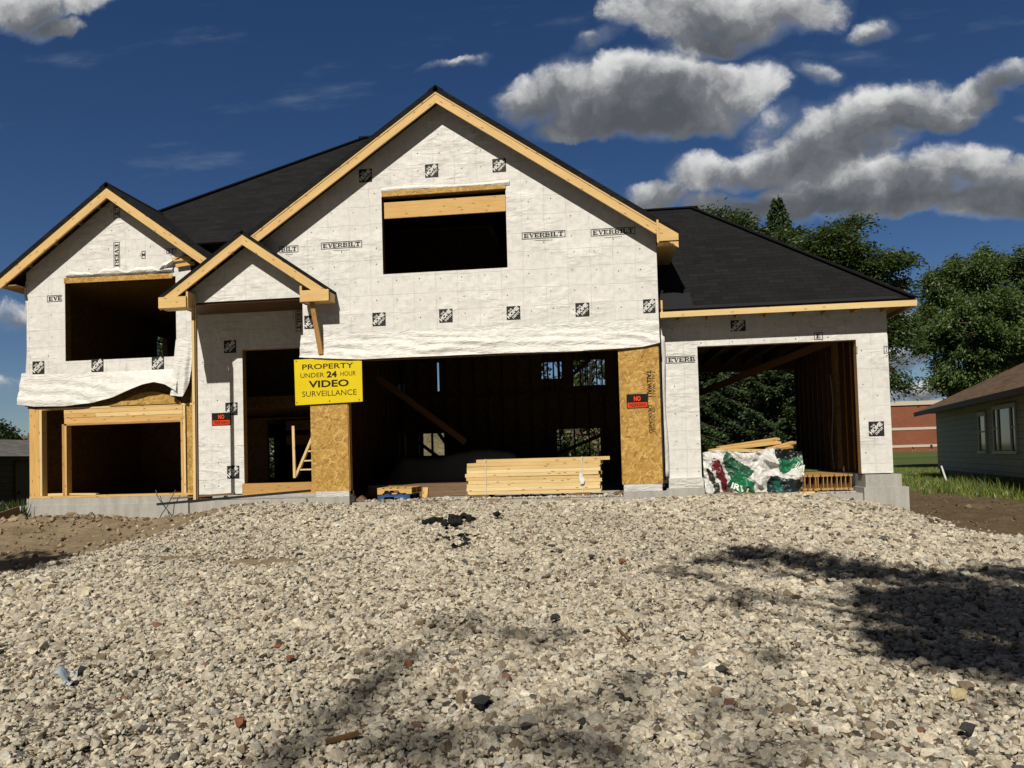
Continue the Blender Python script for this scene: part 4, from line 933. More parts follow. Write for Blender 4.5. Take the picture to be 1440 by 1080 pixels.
def broadleaf(name, label, x, y, z0, ztrunk, clumps, n_leaf, L, Wd, base, group=None, trunk_r=.25, droop=.2, flat=.2, cl=(.9, .9, .5), seed=1, cat='tree'):
    # clumps: list of (cx, cy, cz, rx, ry, rz, k): envelope lobes filled with drooping leaf sprays
    global rng; rng = np.random.default_rng(seed); random.seed(seed)
    t = thing(name, label, cat, (0, 0, 0), group); tb = MB(); top = Vector((x, y, ztrunk))
    tb.tube([(x, y, z0-.2), (x+.05, y, z0+.5), (x-.04, y+.03, (z0+ztrunk)/2), top], [trunk_r*1.35, trunk_r, trunk_r*.85, trunk_r*.7], 0, 9)
    P, along = [], []
    tot = sum(c[6] for c in clumps)
    for (cx, cy, cz, rx, ry, rz, k) in clumps:
        C = np.array([cx, cy, cz]); end = limb(tb, top, Vector((cx, cy, cz)), trunk_r*.45, .04, .08, 7)
        ns = max(4, int(34*k/max(1, tot)*len(clumps)*.55))
        for s_ in range(ns):
            v = rng.normal(size=3); v /= np.linalg.norm(v); v *= rng.uniform(.55, 1.0)**.5; tip = C + v*np.array([rx, ry, rz])
            st = end[int(rng.integers(3, 8))] if len(end) > 7 else end[-1]
            limb(tb, st, tip, .03, .008, .05, 3, .1)
            m = int(n_leaf*k/tot/ns); o = rng.normal(0, .5, (m, 3))*np.array(cl)
            o[:, 2] -= (o[:, 0]**2 + o[:, 1]**2)*.45        # sprays arch over
            P.append(tip + o); dd = v*np.array([1, 1, .3]); along.append(np.repeat((dd/np.linalg.norm(dd))[None], m, 0))
    P = np.concatenate(P); along = np.concatenate(along); tn = tints(len(P), base)
    V, F, T = leaves(P, L, Wd, tn, droop, flat, along)
    tb.build('trunk', M_BARK, t); np_mesh('crown', V, F, M_LEAF, T, t); return t
def spruce(name, label, x, y, z0, h, r, n, base, group=None, seed=2, lift=1.2):
    global rng; rng = np.random.default_rng(seed); random.seed(seed)
    t = thing(name, label, 'tree', (0, 0, 0), group); tb = MB(); tb.tube([(x, y, z0-.2), (x, y, z0+h*.5), (x+.03, y, z0+h)], [.24, .14, .02], 0, 9)
    P, A = [], []; zz = z0+lift; nb = 0
    while zz < z0+h-.15:
        f = (z0+h-zz)/(h-lift); R0 = r*(f**.95)*1.0+.05; k = max(4, int(5+R0*2.0)); a0 = rng.uniform(0, 6.28)
        for q in range(k):
            a = a0+6.283*q/k+rng.normal(0, .18); Lb = R0*rng.uniform(.7, 1.12); up_ = .5 if f < .2 else -.12
            s = np.linspace(.12, 1, 10); px = x+np.cos(a)*Lb*s; py_ = y+np.sin(a)*Lb*s; pz = zz + Lb*(up_*s - .22*s*(1-s)*2 + .12*s**3)
            tb.tube([(x, y, zz), (px[4], py_[4], pz[4]), (px[9], py_[9], pz[9])], [.035, .022, .006], 0, 5)
            m = int(n*Lb/(r*60)); ss = rng.uniform(.1, 1.0, m)**.75; w = (.10+.32*Lb/r*(1-ss)*1.2+.06)*(.3+.7*min(1, f*3.2)); off = rng.normal(0, 1, m)*w*.75
            X = np.interp(ss, s, px)-np.sin(a)*off; Yy = np.interp(ss, s, py_)+np.cos(a)*off; Z = np.interp(ss, s, pz) - np.abs(off)*.30 - rng.exponential(.07, m)
            P.append(np.stack([X, Yy, Z], 1)); d = np.stack([np.cos(a)*.7-np.sin(a)*np.sign(off)*.6, np.sin(a)*.7+np.cos(a)*np.sign(off)*.6, np.full(m, -.35)], 1); A.append(d)
        zz += .20+.16*f*rng.uniform(.7, 1.3)
    P = np.concatenate(P); A = np.concatenate(A); V, F, T = leaves(P, .125, .042, tints(len(P), base, .35, .12), .05, .1, A*1.6)
    tb.build('trunk', M_BARK, t); np_mesh('crown', V, F, M_NEEDLE, T, t); return t
def at(px, py, Y): v = U(px, py, Y); return v.x, v.y, v.z
def lobes(Y, lst, ky=1.0):     # photo lobes (px, py, rx, ry, weight, extra depth) -> envelope lobes round a tree standing at depth Y
    out = []
    for (px, py, rx, ry, k, dy) in lst:
        c = U(px, py, Y+dy); sc = (Y+dy+DIST)/FPX; out.append((c.x, c.y, c.z, rx*sc, rx*sc*ky, ry*sc, k))
    return out
def woods():
    sx, sy, _ = at(1094, 300, 12.5); zt = at(1090, 274, 12.5)[2]
    spruce('spruce_tree', 'dark spruce tree with a pointed top showing above the right roof', sx, sy, .3, zt-.3, 2.7, 90000, (.05, .082, .032), seed=4, lift=1.9)
    sx, sy, _ = at(1012, 300, 15.5)
    spruce('spruce_tree', 'dark spruce tree seen low through the left of the right-hand open bay', sx, sy, .3, 8.6, 3.0, 75000, (.045, .076, .03), seed=9, lift=1.3)
    spruce('spruce_tree', 'small spruce standing past the left wall, glimpsed through the upper left window', -17.3, 14.5, .3, 11.5, 3.4, 30000, (.04, .07, .022), seed=10, lift=1.5)
    x, y, _ = at(1185, 600, 10.5)
    broadleaf('locust_tree', 'dark feathery deciduous tree with layered branches overhanging the right roof corner', x, y, .3, 4.6,
        lobes(10.5, [(1165, 345, 42, 22, 1.2, 0), (1205, 375, 46, 24, 1.3, .6), (1150, 380, 55, 30, 1.6, 1.0), (1245, 372, 26, 14, .6, -.3), (1225, 400, 40, 20, 1.0, .5), (1110, 350, 34, 24, .8, 1.2), (1190, 320, 22, 12, .4, .4),
                     (1240, 470, 28, 40, .9, .3), (1258, 520, 12, 28, .35, 0), (1215, 450, 40, 50, .9, 1.5), (1265, 450, 10, 22, .25, .2)]), 42000, .13, .05, (.055, .09, .022), trunk_r=.2, droop=.35, flat=.35, cl=(.55, .55, .22), seed=11)
    x, y, _ = at(1000, 600, 20)
    broadleaf('deciduous_tree', 'green treetop just peeking over the ridge beside the big gable', x, y, .3, 6.5, lobes(20, [(1010, 318, 36, 18, 1.3, 0), (985, 312, 22, 10, .6, .5), (1035, 330, 24, 14, .7, .4), (1000, 360, 50, 30, 1, .8), (940, 335, 40, 20, .8, 1)]), 15000, .16, .07, (.045, .075, .018), cl=(.7, .7, .4), seed=13)
    x, y, _ = at(1425, 600, 30)
    broadleaf('willow_tree', 'large pale grey-green spreading tree rising behind the grey house', x, y, .2, 4.2,
        lobes(30, [(1400, 395, 60, 38, 1.5, 0), (1358, 400, 44, 34, 1.3, .6), (1336, 440, 38, 40, 1.3, 0), (1374, 455, 56, 48, 1.6, -1.5), (1420, 450, 60, 50, 1.6, -1), (1470, 420, 60, 60, 1.5, 0), (1326, 490, 26, 34, 1.0, -.6), (1360, 510, 44, 34, 1.1, -1), (1400, 500, 60, 40, 1.2, 0),
                   (1470, 500, 60, 50, 1.0, .5), (1336, 535, 22, 22, .6, -.6), (1370, 375, 30, 18, .6, .8), (1440, 375, 36, 20, .7, .5), (1306, 455, 15, 20, .5, .3), (1318, 400, 14, 14, .35, .3), (1520, 460, 60, 80, 1.2, 0)]), 120000, .21, .075, (.085, .135, .04), trunk_r=.5, droop=.55, flat=.1, cl=(.55, .55, .45), seed=17)
    # hedge-like growth behind the rear garage windows, far trees on the left
    for k, (px, Y, h, r_, lab) in enumerate(((372, 15.5, 3.4, 1.7, 'bush glimpsed through the slit beyond the porch doorway'), (838, 15.5, 7.2, 2.4, 'tall leafy bush behind the right end of the big garage'), (806, 21.5, 1.7, 1.2, 'low green bush on the bank, seen through the right rear window of the big garage'))):
        x = at(px, 640, Y)[0]
        broadleaf('bush', lab, x, Y, .3, .8, [(x+dx*r_, Y+dy*r_, .3+h*hz, r_*.7, r_*.7, h*.33, 1) for dx, dy, hz in ((-.6, 0, .5), (.5, .2, .55), (0, -.3, .75), (.1, .4, .4), (-.4, .4, .8))], 9000, .17, .085, (.055, .085, .025), trunk_r=.07, cl=(.35, .35, .3), seed=30+k, cat='bush')
    for k, (px, Y, py, r_, lab) in enumerate(((2, 34, 598, 24, 'bare-topped dark tree beyond the left shed at the picture edge'), (40, 42, 618, 16, 'small dark tree beyond the left shed beside the corner post'))):
        x, y, z = at(px, py, Y)
        sc = (Y+DIST)/FPX; broadleaf('distant_tree', lab, x, Y, .2, z*.5, [(x+dx*r_*sc, Y, z-(.5+dz)*r_*sc, r_*sc*.6, r_*sc*.6, r_*sc*.55, 1) for dx, dz in ((0, 0), (-.6, .5), (.6, .6), (0, 1.0), (.1, .5))], 6000, .2, .1, (.035, .055, .02), trunk_r=.15, cl=(.5, .5, .45), seed=40+k)
def sky_blocking_trees():     # unseen tree row added behind the viewer to block low sky and deepen shade
    for k, (x, y, h, lab) in enumerate(((-22, -46, 19, 'added unseen tree blocking low sky behind the viewer, left of the row'), (-6, -52, 22, 'tallest added unseen tree blocking low sky behind the viewer, in the middle'), (9, -47, 18, 'shade tree across the street, right of the middle'), (25, -50, 21, 'added unseen tree blocking low sky behind the viewer, at the right end'), (-40, -44, 20, 'added unseen tree blocking low sky behind the viewer, at the far left end'))):
        broadleaf('unseen_tree', lab, x, y, -.3, 5, [(x+dx, y+dy, h*hz, 5.0, 5.0, h*.2, 1) for dx, dy, hz in ((-4, 0, .45), (4, 1, .5), (0, -2, .7), (1, 2, .8), (-2, 2, .62), (3, -2, .3), (-3, 1, .25))], 9000, .6, .35, (.05, .08, .02), trunk_r=.4, cl=(1.3, 1.3, 1.0), seed=60+k)
def bank():      # weedy rise behind the house, seen through the rear windows
    m = bpy.data.materials.new('weedy_earth'); q = NT(nodes(m)); p = q.obj(); n = q.noise(p, 1.6, 7, .7); n2 = q.noise(p, 9, 5, .7)
    q.out(q.mix(.4, q.ramp(n, [(.35, (.06, .075, .025)), (.5, (.15, .12, .07)), (.68, (.24, .20, .13))]), q.ramp(n2, [(.35, (.03, .045, .015)), (.65, (.26, .22, .15))])), .95, q.bump(n2, .8, .08), .1)
    xs = np.linspace(-20, 6, 90); ys = np.linspace(20, 34, 50); X, Y = np.meshgrid(xs, ys); x, y = X.ravel(), Y.ravel()
    z = .1 + 3.1*sstep(20.5, 27, y)*sstep(6, 1, x)*sstep(-20, -15, x) + fbm(x, y, .7, 301)*.6 + fbm(x, y, 3, 305)*.25
    I = np.arange(len(xs)*len(ys)).reshape(len(ys), len(xs)); F = np.stack([I[:-1, :-1], I[:-1, 1:], I[1:, 1:], I[1:, :-1]], -1).reshape(-1, 4)
    tag(np_mesh('earth_bank', np.stack([x, y, z], 1), F, m), kind='structure')
bank(); woods(); sky_blocking_trees()
# trees on the street behind the camera: they are what shades the stone
def shade_tree(name, label, lst, base_xy, ztr, seed, L, Wd, per):
    global rng; rng = np.random.default_rng(seed); random.seed(seed)
    t = thing(name, label, 'tree'); P = []; tb = MB(); bx, by = base_xy; top = Vector((bx, by, ztr))
    tb.tube([(bx, by, -.5), (bx+.1, by, ztr*.5), top], [.3, .24, .18], 0, 9)
    for (px, py, rx, ry, h, dens) in lst:
        g = ground_hit(px, py); gx = ground_hit(px+rx, py); gy = ground_hit(px, py-ry); ax = (gx-g).length; ay = (gy-g).length
        c = g + SUN*((h-g.z)/SUN.z); limb(tb, top, c, .07, .015, .05, 7, .08)
        m = int(dens*per*ax*ay*math.pi/.5); o = rng.normal(0, .48, (m, 2)).clip(-1.15, 1.15)
        Q = np.stack([g.x+o[:, 0]*ax, g.y+o[:, 1]*ay, np.full(m, g.z)], 1); hh = h - g.z + rng.normal(0, .35, m)
        P.append(Q + np.array(SUN)[None]*(hh/SUN.z)[:, None])
    P = np.concatenate(P); V, F, T = leaves(P, L, Wd, tints(len(P), (.04, .07, .02)), .2, .2)
    tb.build('trunk', M_BARK, t); np_mesh('crown', V, F, M_LEAF, T, t)
shade_tree('unseen_tree', 'leafy street tree behind the viewer whose shade falls on the gravel at right', [
    (955, 806, 40, 8, 8, .8), (1000, 790, 50, 13, 8.3, 1.4), (1060, 780, 55, 14, 8.5, 1.6), (1120, 786, 55, 14, 8.6, 1.6), (1175, 796, 55, 15, 8.4, 1.6), (1230, 808, 55, 16, 8.2, 1.6), (1290, 815, 55, 18, 8.2, 1.7), (1350, 818, 50, 18, 8.3, 1.7), (1410, 812, 50, 14, 8.5, 1.6), (1470, 820, 50, 22, 8.5, 1.7),
    (1340, 842, 70, 16, 8.6, 2.4), (1420, 845, 60, 18, 8.6, 2.4), (1275, 838, 50, 12, 8.6, 1.7), (1240, 895, 50, 14, 8.9, 1.2),
    (1235, 845, 60, 18, 8.8, 1.8), (1300, 870, 85, 34, 8.8, 2.6), (1380, 865, 80, 36, 8.9, 2.6), (1450, 880, 70, 44, 9, 2.6), (1300, 915, 70, 32, 9, 2.3), (1375, 930, 85, 34, 9.2, 2.4), (1450, 940, 70, 30, 9.3, 2.2), (1250, 925, 36, 16, 9, .9),
    (1020, 848, 50, 7, 8.5, .7), (1070, 842, 40, 8, 8.5, .6), (1190, 850, 40, 8, 8.6, .7), (985, 812, 40, 7, 8.2, .7), (1100, 812, 40, 8, 8.6, .6), (1200, 870, 36, 8, 8.8, .6), (1410, 985, 40, 10, 9.5, .5),
    (1540, 850, 80, 50, 8.8, 1.6), (1560, 930, 80, 50, 9, 1.6)], (5.2, -17.5), 5.5, 51, .17, .085, 95)
shade_tree('unseen_tree', 'tall thin-leaved street tree behind the viewer casting faint streaks of shade', [
    (520, 975, 72, 46, 17, 0.32), (470, 1010, 60, 34, 17, 0.40), (560, 930, 48, 34, 17.5, 0.29), (700, 1040, 168, 34, 18, 0.35), (830, 1000, 108, 34, 18, 0.35), (760, 900, 72, 20, 17, 0.32), (640, 880, 60, 23, 17, 0.23), (900, 960, 84, 23, 18, 0.29), (1010, 1000, 108, 34, 18, 0.32), (600, 1060, 120, 27, 18, 0.48), (420, 1060, 72, 23, 18, 0.48), (880, 1060, 144, 25, 18.5, 0.40), (1130, 1060, 120, 27, 18.5, 0.32), (1090, 930, 72, 16, 17, 0.32), (740, 880, 36, 18, 17, 0.19)], (-4.5, -27), 9, 52, .22, .11, 60)
shade_tree('unseen_tree', 'low leafy tree off to the left shading the edge of the dirt', [(15, 797, 55, 9, 7, 1.6), (65, 785, 30, 6, 7, 1.5), (-50, 800, 60, 16, 7, 1.6), (40, 792, 30, 8, 7.1, 1.5)], (-11.5, -11.5), 4.5, 53, .17, .085, 95)

# ------------------------------------------------------------------ neighbours
def siding(name, col, pitch=.19):
    m = bpy.data.materials.new(name); s = NT(nodes(m)); p = s.obj(); z = s.n('ShaderNodeSeparateXYZ', ins={'Vector': p}).outputs[2]
    f = s.math('FRACT', s.math('DIVIDE', z, pitch)); n = s.noise(p, 6, 5)
    c = s.mix(s.ramp(f, [(.0, (1, 1, 1)), (.05, (1, 1, 1)), (.09, (0, 0, 0))]), s.ramp(n, [(.3, tuple(q*.85 for q in col)), (.7, tuple(q*1.12 for q in col))]), tuple(q*.35 for q in col))
    s.out(c, .75, s.bump(f, .6, .03), .2); return m
M_SIDE = siding('grey_siding', (.52, .51, .485)); M_SIDEG = siding('green_grey_siding', (.20, .21, .18), .16)
M_TRIM = mat_plain('white_trim', (.62, .62, .60), .6); M_TRIMG = mat_plain('grey_trim', (.75, .75, .73), .6)
def mat_glass():
    m = bpy.data.materials.new('window_glass'); s = NT(nodes(m)); s.out((.012, .014, .016), .08, None, .6); return m
M_GLASS = mat_glass()
def right_house():
    t = thing('neighbour_house', 'low grey clapboard house with brown shingle roof at the right edge', 'house')
    O = Vector((13.38, 18.45, .3)); d = Vector((-.196, -.981, 0)); n = Vector((-.981, .196, 0)); Z = Vector((0, 0, 1))
    P = lambda s, o, z: O + d*s + n*o + Z*z
    LEN, DEP, H0, H1 = 16.0, 9.0, .35, 2.62
    def slab8(mb, s0, s1, o0, o1, z0, z1, mat=0): mb.hexa([P(s0, o0, z0), P(s1, o0, z0), P(s1, o1, z0), P(s0, o1, z0), P(s0, o0, z1), P(s1, o0, z1), P(s1, o1, z1), P(s0, o1, z1)], mat, d)
    k = MB(); slab8(k, 0, LEN, -DEP, 0, H0, H1); k.build('wall', M_SIDE, t)
    k = MB(); slab8(k, .05, LEN-.05, -DEP+.05, -.05, -.4, H0-.005); k.build('foundation', M_OLD, t)
    ov = .65; e = [P(-ov, ov, H1+.02), P(LEN+ov, ov, H1+.02), P(LEN+ov, -DEP-ov, H1+.02), P(-ov, -DEP-ov, H1+.02)]; hz = H1+.02+.50*(DEP/2+ov)
    a, b = P(DEP/2, -DEP/2, hz), P(LEN-DEP/2, -DEP/2, hz); k = MB()
    k.slab([e[0], e[1], b, a], .06, 0, 1); k.slab([e[1], e[2], b], .06, 0, 1); k.slab([e[2], e[3], a, b], .06, 0, 1); k.slab([e[3], e[0], a], .06, 0, 1); k.slab([e[0]-Z*.03, e[1]-Z*.03, e[2]-Z*.03, e[3]-Z*.03], .03, 1, 1)
    k.build('roof', [M_SHBR, M_OLD], t)
    k = MB(); slab8(k, -ov, LEN+ov, ov, ov+.025, H1-.14, H1+.03); k.build('eave_board', M_OLD, t)
    def s_at(px):     # photo column -> distance along the wall
        q = fw*FPX + rt*(px-720) - up*(620-CY); A = np.array([[q.x, -d.x], [q.y, -d.y]]); r_ = np.linalg.solve(A, np.array([O.x-CAM.x, O.y-CAM.y])); return float(r_[1])
    for (pa, pb, z0, z1, mull) in ((1378, 1389, 1.08, 2.30, ()), (1399, 1432, 1.08, 2.42, (.24, .78))):
        s0, s1 = s_at(pa), s_at(pb); w = .09; f = MB()
        slab8(f, s0, s0+w, .0, .05, z0, z1); slab8(f, s1-w, s1, .0, .05, z0, z1); slab8(f, s0+w, s1-w, .0, .05, z1-w*1.4, z1); slab8(f, s0-.04, s1+.04, .0, .09, z0-.08, z0)
        for q in mull: c = s0+(s1-s0)*q; slab8(f, c-.045, c+.045, .0, .05, z0, z1-w*1.4)
        fo = f.build('window', M_TRIMG, t); g = MB(); slab8(g, s0+w, s1-w, .004, .015, z0+.02, z1-w*1.4); g.build('pane', M_GLASS, fo)
        r_ = MB()
        for u0, u1 in (((s0+w, s1-w),) if not mull else ((s0+w, s0+(s1-s0)*.2), (s0+(s1-s0)*.82, s1-w))): slab8(r_, u0, u1, .016, .04, (z0+z1)/2-.03, (z0+z1)/2+.02)
        r_.build('sash_rail', M_TRIMG, fo)
right_house()
def left_shed():
    t = thing('shed', 'dark shed with low-pitched roof and side door at the left edge', 'shed'); x = -15.2
    k = MB(); k.box(-20, x, -3, 11.5, -.2, 1.98, 0, False); k.build('wall', M_SIDEG, t)
    k = MB(); k.slab([(x+.45, -3.4, 1.98), (x+.45, 11.9, 1.98), (-17.6, 11.9, 2.55), (-17.6, -3.4, 2.55)], .1, 0, 1); k.slab([(-20.4, -3.4, 1.98), (-20.4, 11.9, 1.98), (-17.6, 11.9, 2.55), (-17.6, -3.4, 2.55)], .1, 0, 1); k.build('roof', [mat_shingle('grey_shingles', (.09, .085, .08), (.19, .18, .17)), M_OLD], t)
    k = MB(); k.box(x, x+.04, 4.75, 5.65, .2, 1.85, 0, False); dd = k.build('door', mat_plain('grey_door', (.16, .17, .175), .6), t)
    k = MB(); k.box(x+.045, x+.09, 4.82, 4.86, 1.0, 1.05); k.build('handle', M_SIGNK, dd)
    pole = MB(); a = U(41.5, 640, 40); pole.tube([(a.x, a.y, 0), (a.x, a.y, U(41, 609, 40).z)], .12, 0, 7); pole.box(a.x-.9, a.x+.9, a.y-.06, a.y+.06, U(41, 611, 40).z-.3, U(41, 611, 40).z-.15)
    tag(pole.build('utility_pole', M_OLD), 'thin dark utility pole far behind the left corner of the house', 'pole')
left_shed()
def mat_brickwall():
    m = bpy.data.materials.new('red_brickwork'); s = NT(nodes(m)); uv = s.uv(); b = s.n('ShaderNodeTexBrick', ins={'Vector': uv, 'Color1': (.20, .062, .034, 1), 'Color2': (.27, .088, .046, 1), 'Mortar': (.30, .20, .15, 1), 'Scale': 1.0, 'Mortar Size': .012, 'Brick Width': .42, 'Row Height': .16}); n = s.noise(uv, .25, 4)
    s.out(s.mix(.3, b.outputs[0], s.ramp(n, [(.3, (.16, .05, .03)), (.7, (.30, .10, .055))])), .9, None, .1); return m
M_BRICKW = mat_brickwall(); M_BAND = mat_plain('stone_band', (.55, .47, .40), .8)
def school():
    Y = 165; t = thing('school_building', 'long red brick building with pale horizontal bands across the field', 'building')
    a, b = U(1215, 600, Y), U(1500, 600, Y); zt = U(1290, 569.5, Y).z; z2, z3 = U(1290, 602.5, Y).z, U(1290, 627, Y).z
    k = MB(); k.box(a.x, b.x, Y, Y+40, -1, zt, 0, False); k.build('wall', M_BRICKW, t)
    for z, h, o in ((zt, .9, .3), (z2, .55, .12), (z3, .55, .12)):
        k = MB(); k.box(a.x-o, b.x, Y-o, Y+40 if h > .6 else Y-.002, z-h/2 if h < .6 else z+.005, z+h/2 if h < .6 else z+h); k.build('stone_band', M_BAND, t)
    c, d = U(1033, 620, Y-8), U(1200, 620, Y-8); zl = U(1060, 608.5, Y-8).z
    k = MB(); k.box(c.x, d.x, Y-8, Y-.3, -1, zl, 0, False); k.build('wing', M_BRICKW, t)
    k = MB(); k.box(c.x-.3, d.x, Y-8.3, Y-.3, zl+.005, zl+.75); k.build('stone_band', M_BAND, t)
    e, f = U(1100, 620, Y-14), U(1113, 620, Y-14); k = MB(); k.box(e.x, f.x, Y-14, Y-8.4, -1, zl+.2, 0, False); k.build('entrance_block', M_BAND, t)
school()
def person(label, px, py, Y, shirt, face):
    t = thing('person', label, 'person'); o = U(px, py, Y); z0 = float(ground(o.x, o.y)); S = lambda *q: Vector((o.x + q[0]*face, o.y + q[1], z0 + q[2]))
    def skin(name, chain, mat):
        me = bpy.data.meshes.new(name); bm = bmesh.new(); vs = [bm.verts.new(S(*c[:3])) for c in chain[0]]
        for i, j in chain[1]: bm.edges.new((vs[i], vs[j]))
        bm.to_mesh(me); bm.free(); ob = bpy.data.objects.new(name, me); COL.objects.link(ob); m = ob.modifiers.new('skin', 'SKIN'); ob.modifiers.new('smooth', 'SUBSURF').levels = 1
        for v, c in zip(me.skin_vertices[0].data, chain[0]): v.radius = (c[3], c[3])
        me.skin_vertices[0].data[0].use_root = True
        dg = bpy.context.evaluated_depsgraph_get(); m2 = bpy.data.meshes.new_from_object(ob.evaluated_get(dg)); bpy.data.objects.remove(ob)
        m2.materials.append(mat); ob = bpy.data.objects.new(name, m2); COL.objects.link(ob); ob.parent = t; return ob
    J = [(0, 0, .92, .12), (0, 0, 1.18, .13), (0, 0, 1.42, .12), (0, 0, 1.52, .05), (.02, 0, 1.64, .09), (.03, 0, 1.72, .08), (0, -.18, 1.40, .05), (.10, -.22, 1.15, .042), (.26, -.18, 1.0, .035), (0, .18, 1.40, .05), (-.12, .22, 1.14, .042), (-.05, .2, .9, .035),
         (0, -.1, .86, .085), (.20, -.1, .48, .06), (.14, -.1, .08, .045), (.27, -.1, .04, .04), (0, .1, .86, .085), (-.14, .1, .48, .06), (-.36, .1, .12, .045), (-.26, .1, .04, .04)]
    E_ = [(0, 1), (1, 2), (2, 3), (3, 4), (4, 5), (2, 6), (6, 7), (7, 8), (2, 9), (9, 10), (10, 11), (0, 12), (12, 13), (13, 14), (14, 15), (0, 16), (16, 17), (17, 18), (18, 19)]
    skin('body', (J, E_), mat_plain('skin', (.35, .21, .15), .6))
    skin('shirt', ([(0, 0, .95, .23), (0, 0, 1.2, .27), (0, 0, 1.43, .24), (0, -.19, 1.4, .07), (.08, -.23, 1.18, .065), (0, .19, 1.4, .07), (-.1, .23, 1.17, .065)], [(0, 1), (1, 2), (2, 3), (3, 4), (2, 5), (5, 6)]), shirt)
    skin('shorts', ([(0, 0, .95, .14), (0, -.1, .85, .10), (.14, -.1, .58, .09), (0, .1, .85, .10), (-.1, .1, .58, .09)], [(0, 1), (1, 2), (0, 3), (3, 4)]), M_SIGNK)
    skin('hair', ([(.0, 0, 1.70, .095), (.02, 0, 1.77, .08)], [(0, 1)]), M_INK)
person('far person in a white shirt walking on the school field', 1284.5, 634, 150, M_WHITE, -1)
person('far person in dark clothes walking by the school wall, right of the white shirt', 1310, 633, 152, M_SIGNK, 1)
def stake():
    k = MB(); g = ground_hit(1333, 682); k.bar((g.x+.03, g.y, g.z-.15), (g.x-.18, g.y, g.z+.62), .05, .05); tag(k.build('survey_stake', M_WHITE), 'leaning white wooden stake in the grass before the grey house', 'stake')
    k = MB(); a, b = U(-30, 741, -.6), U(27, 722, .35); k.bar(a, b, .04, .28); tag(k.build('form_board', M_OLD), 'brown form board lying against the left end of the foundation', 'board')
stake()
def grass():
    N = 90000; px = rng.uniform(1262, 1470, N); x = rng.uniform(7.5, 24, N); y = rng.uniform(3, 34, N); z = ground(x, y)
    k = in_view(x, y, z, .08) & (sstep(8.7, 9.7, x + fbm(x, y, .6, 91)*1.6) + sstep(11, 14, y) > rng.random(N)*.9)
    wall = (x-13.38)*(-.981) + (y-18.45)*.196; k &= ~((wall < .05) & (y < 18.6)); x, y, z = x[k], y[k], z[k]; n = len(x)
    tall = .07 + .16*np.exp(-((wall[k]-.4)/.5)**2)*(y < 19) + .14*bump2(x, y, 10.5, 10, 2.0, 4); h = tall*rng.uniform(.6, 1.5, n); a = rng.uniform(0, 6.28, n); lean = rng.normal(0, .35, (n, 2))*h[:, None]; w = rng.uniform(.012, .028, n)
    b = np.stack([x, y, z-.02], 1); s_ = np.stack([np.cos(a)*w, np.sin(a)*w, np.zeros(n)], 1); tp = b + np.stack([lean[:, 0], lean[:, 1], h+.02], 1)
    V = np.stack([b-s_, b+s_, tp], 1).reshape(-1, 3); o = np_mesh('grass', V, np.arange(3*n).reshape(n, 3), M_LEAF, tints(n, (.19, .235, .06), .35, .25)); tag(o, 'uncut green grass growing before the grey house', kind='stuff')
    N = 7000; x = rng.uniform(-15.1, -11.6, N); y = rng.uniform(.3, 6, N); z = ground(x, y); h = rng.uniform(.1, .5, N); a = rng.uniform(0, 6.28, N); w = rng.uniform(.015, .04, N); b = np.stack([x, y, z-.02], 1); s_ = np.stack([np.cos(a)*w, np.sin(a)*w, np.zeros(N)], 1); tp = b + np.stack([rng.normal(0, .12, N), rng.normal(0, .12, N), h], 1)
    o = np_mesh('weeds', np.stack([b-s_, b+s_, tp], 1).reshape(-1, 3), np.arange(3*N).reshape(N, 3), M_LEAF, tints(N, (.05, .075, .02), .3, .2)); tag(o, 'dark weeds growing between the shed and the house', kind='stuff')
grass()

# ------------------------------------------------------------------ things on the site
def yellow_sign():
    Y = -.055; c = [U(415.5, 570, Y), U(510, 564.5, Y), U(508.5, 501, Y), U(413.5, 506, Y)]; t = thing('warning_sign', 'yellow PROPERTY UNDER 24 HOUR VIDEO SURVEILLANCE sign nailed to the left garage pier', 'sign')
    k = MB(); k.hexa([c[0], c[1], c[1]+Vector((0, .006, 0)), c[0]+Vector((0, .006, 0)), c[3], c[2], c[2]+Vector((0, .006, 0)), c[3]+Vector((0, .006, 0))], 0); y = Y-.002
    for tx, pl, pr, h, bo in (('PROPERTY', (425, 520), (497, 517), 7.6, .012), ('UNDER', (422.5, 531.6), (455.7, 530.2), 6.6, 0), ('24', (459.3, 531), (473.8, 530.4), 9.2, .035), ('HOUR', (478.8, 528.9), (500.2, 527.8), 6.6, 0), ('VIDEO', (434, 545.6), (490.6, 543), 10.3, .028), ('SURVEILLANCE', (425, 558.3), (501.5, 555), 8, 0)):
        text_px(k, tx, pl, pr, h, y, 1, bo)
    k.build('panel', [M_YEL, M_INK], t)
    for p in ((416.5, 508), (506, 503.5), (417.5, 566), (463.5, 563.8), (505, 562)):
        q = U(*p, Y-.003); s = MB(); s.box(q.x-.009, q.x+.009, Y-.008, Y-.0005, q.z-.009, q.z+.009, 0, False); s.build('nail', M_INK, t)
    rebase(t, c[0])
yellow_sign()
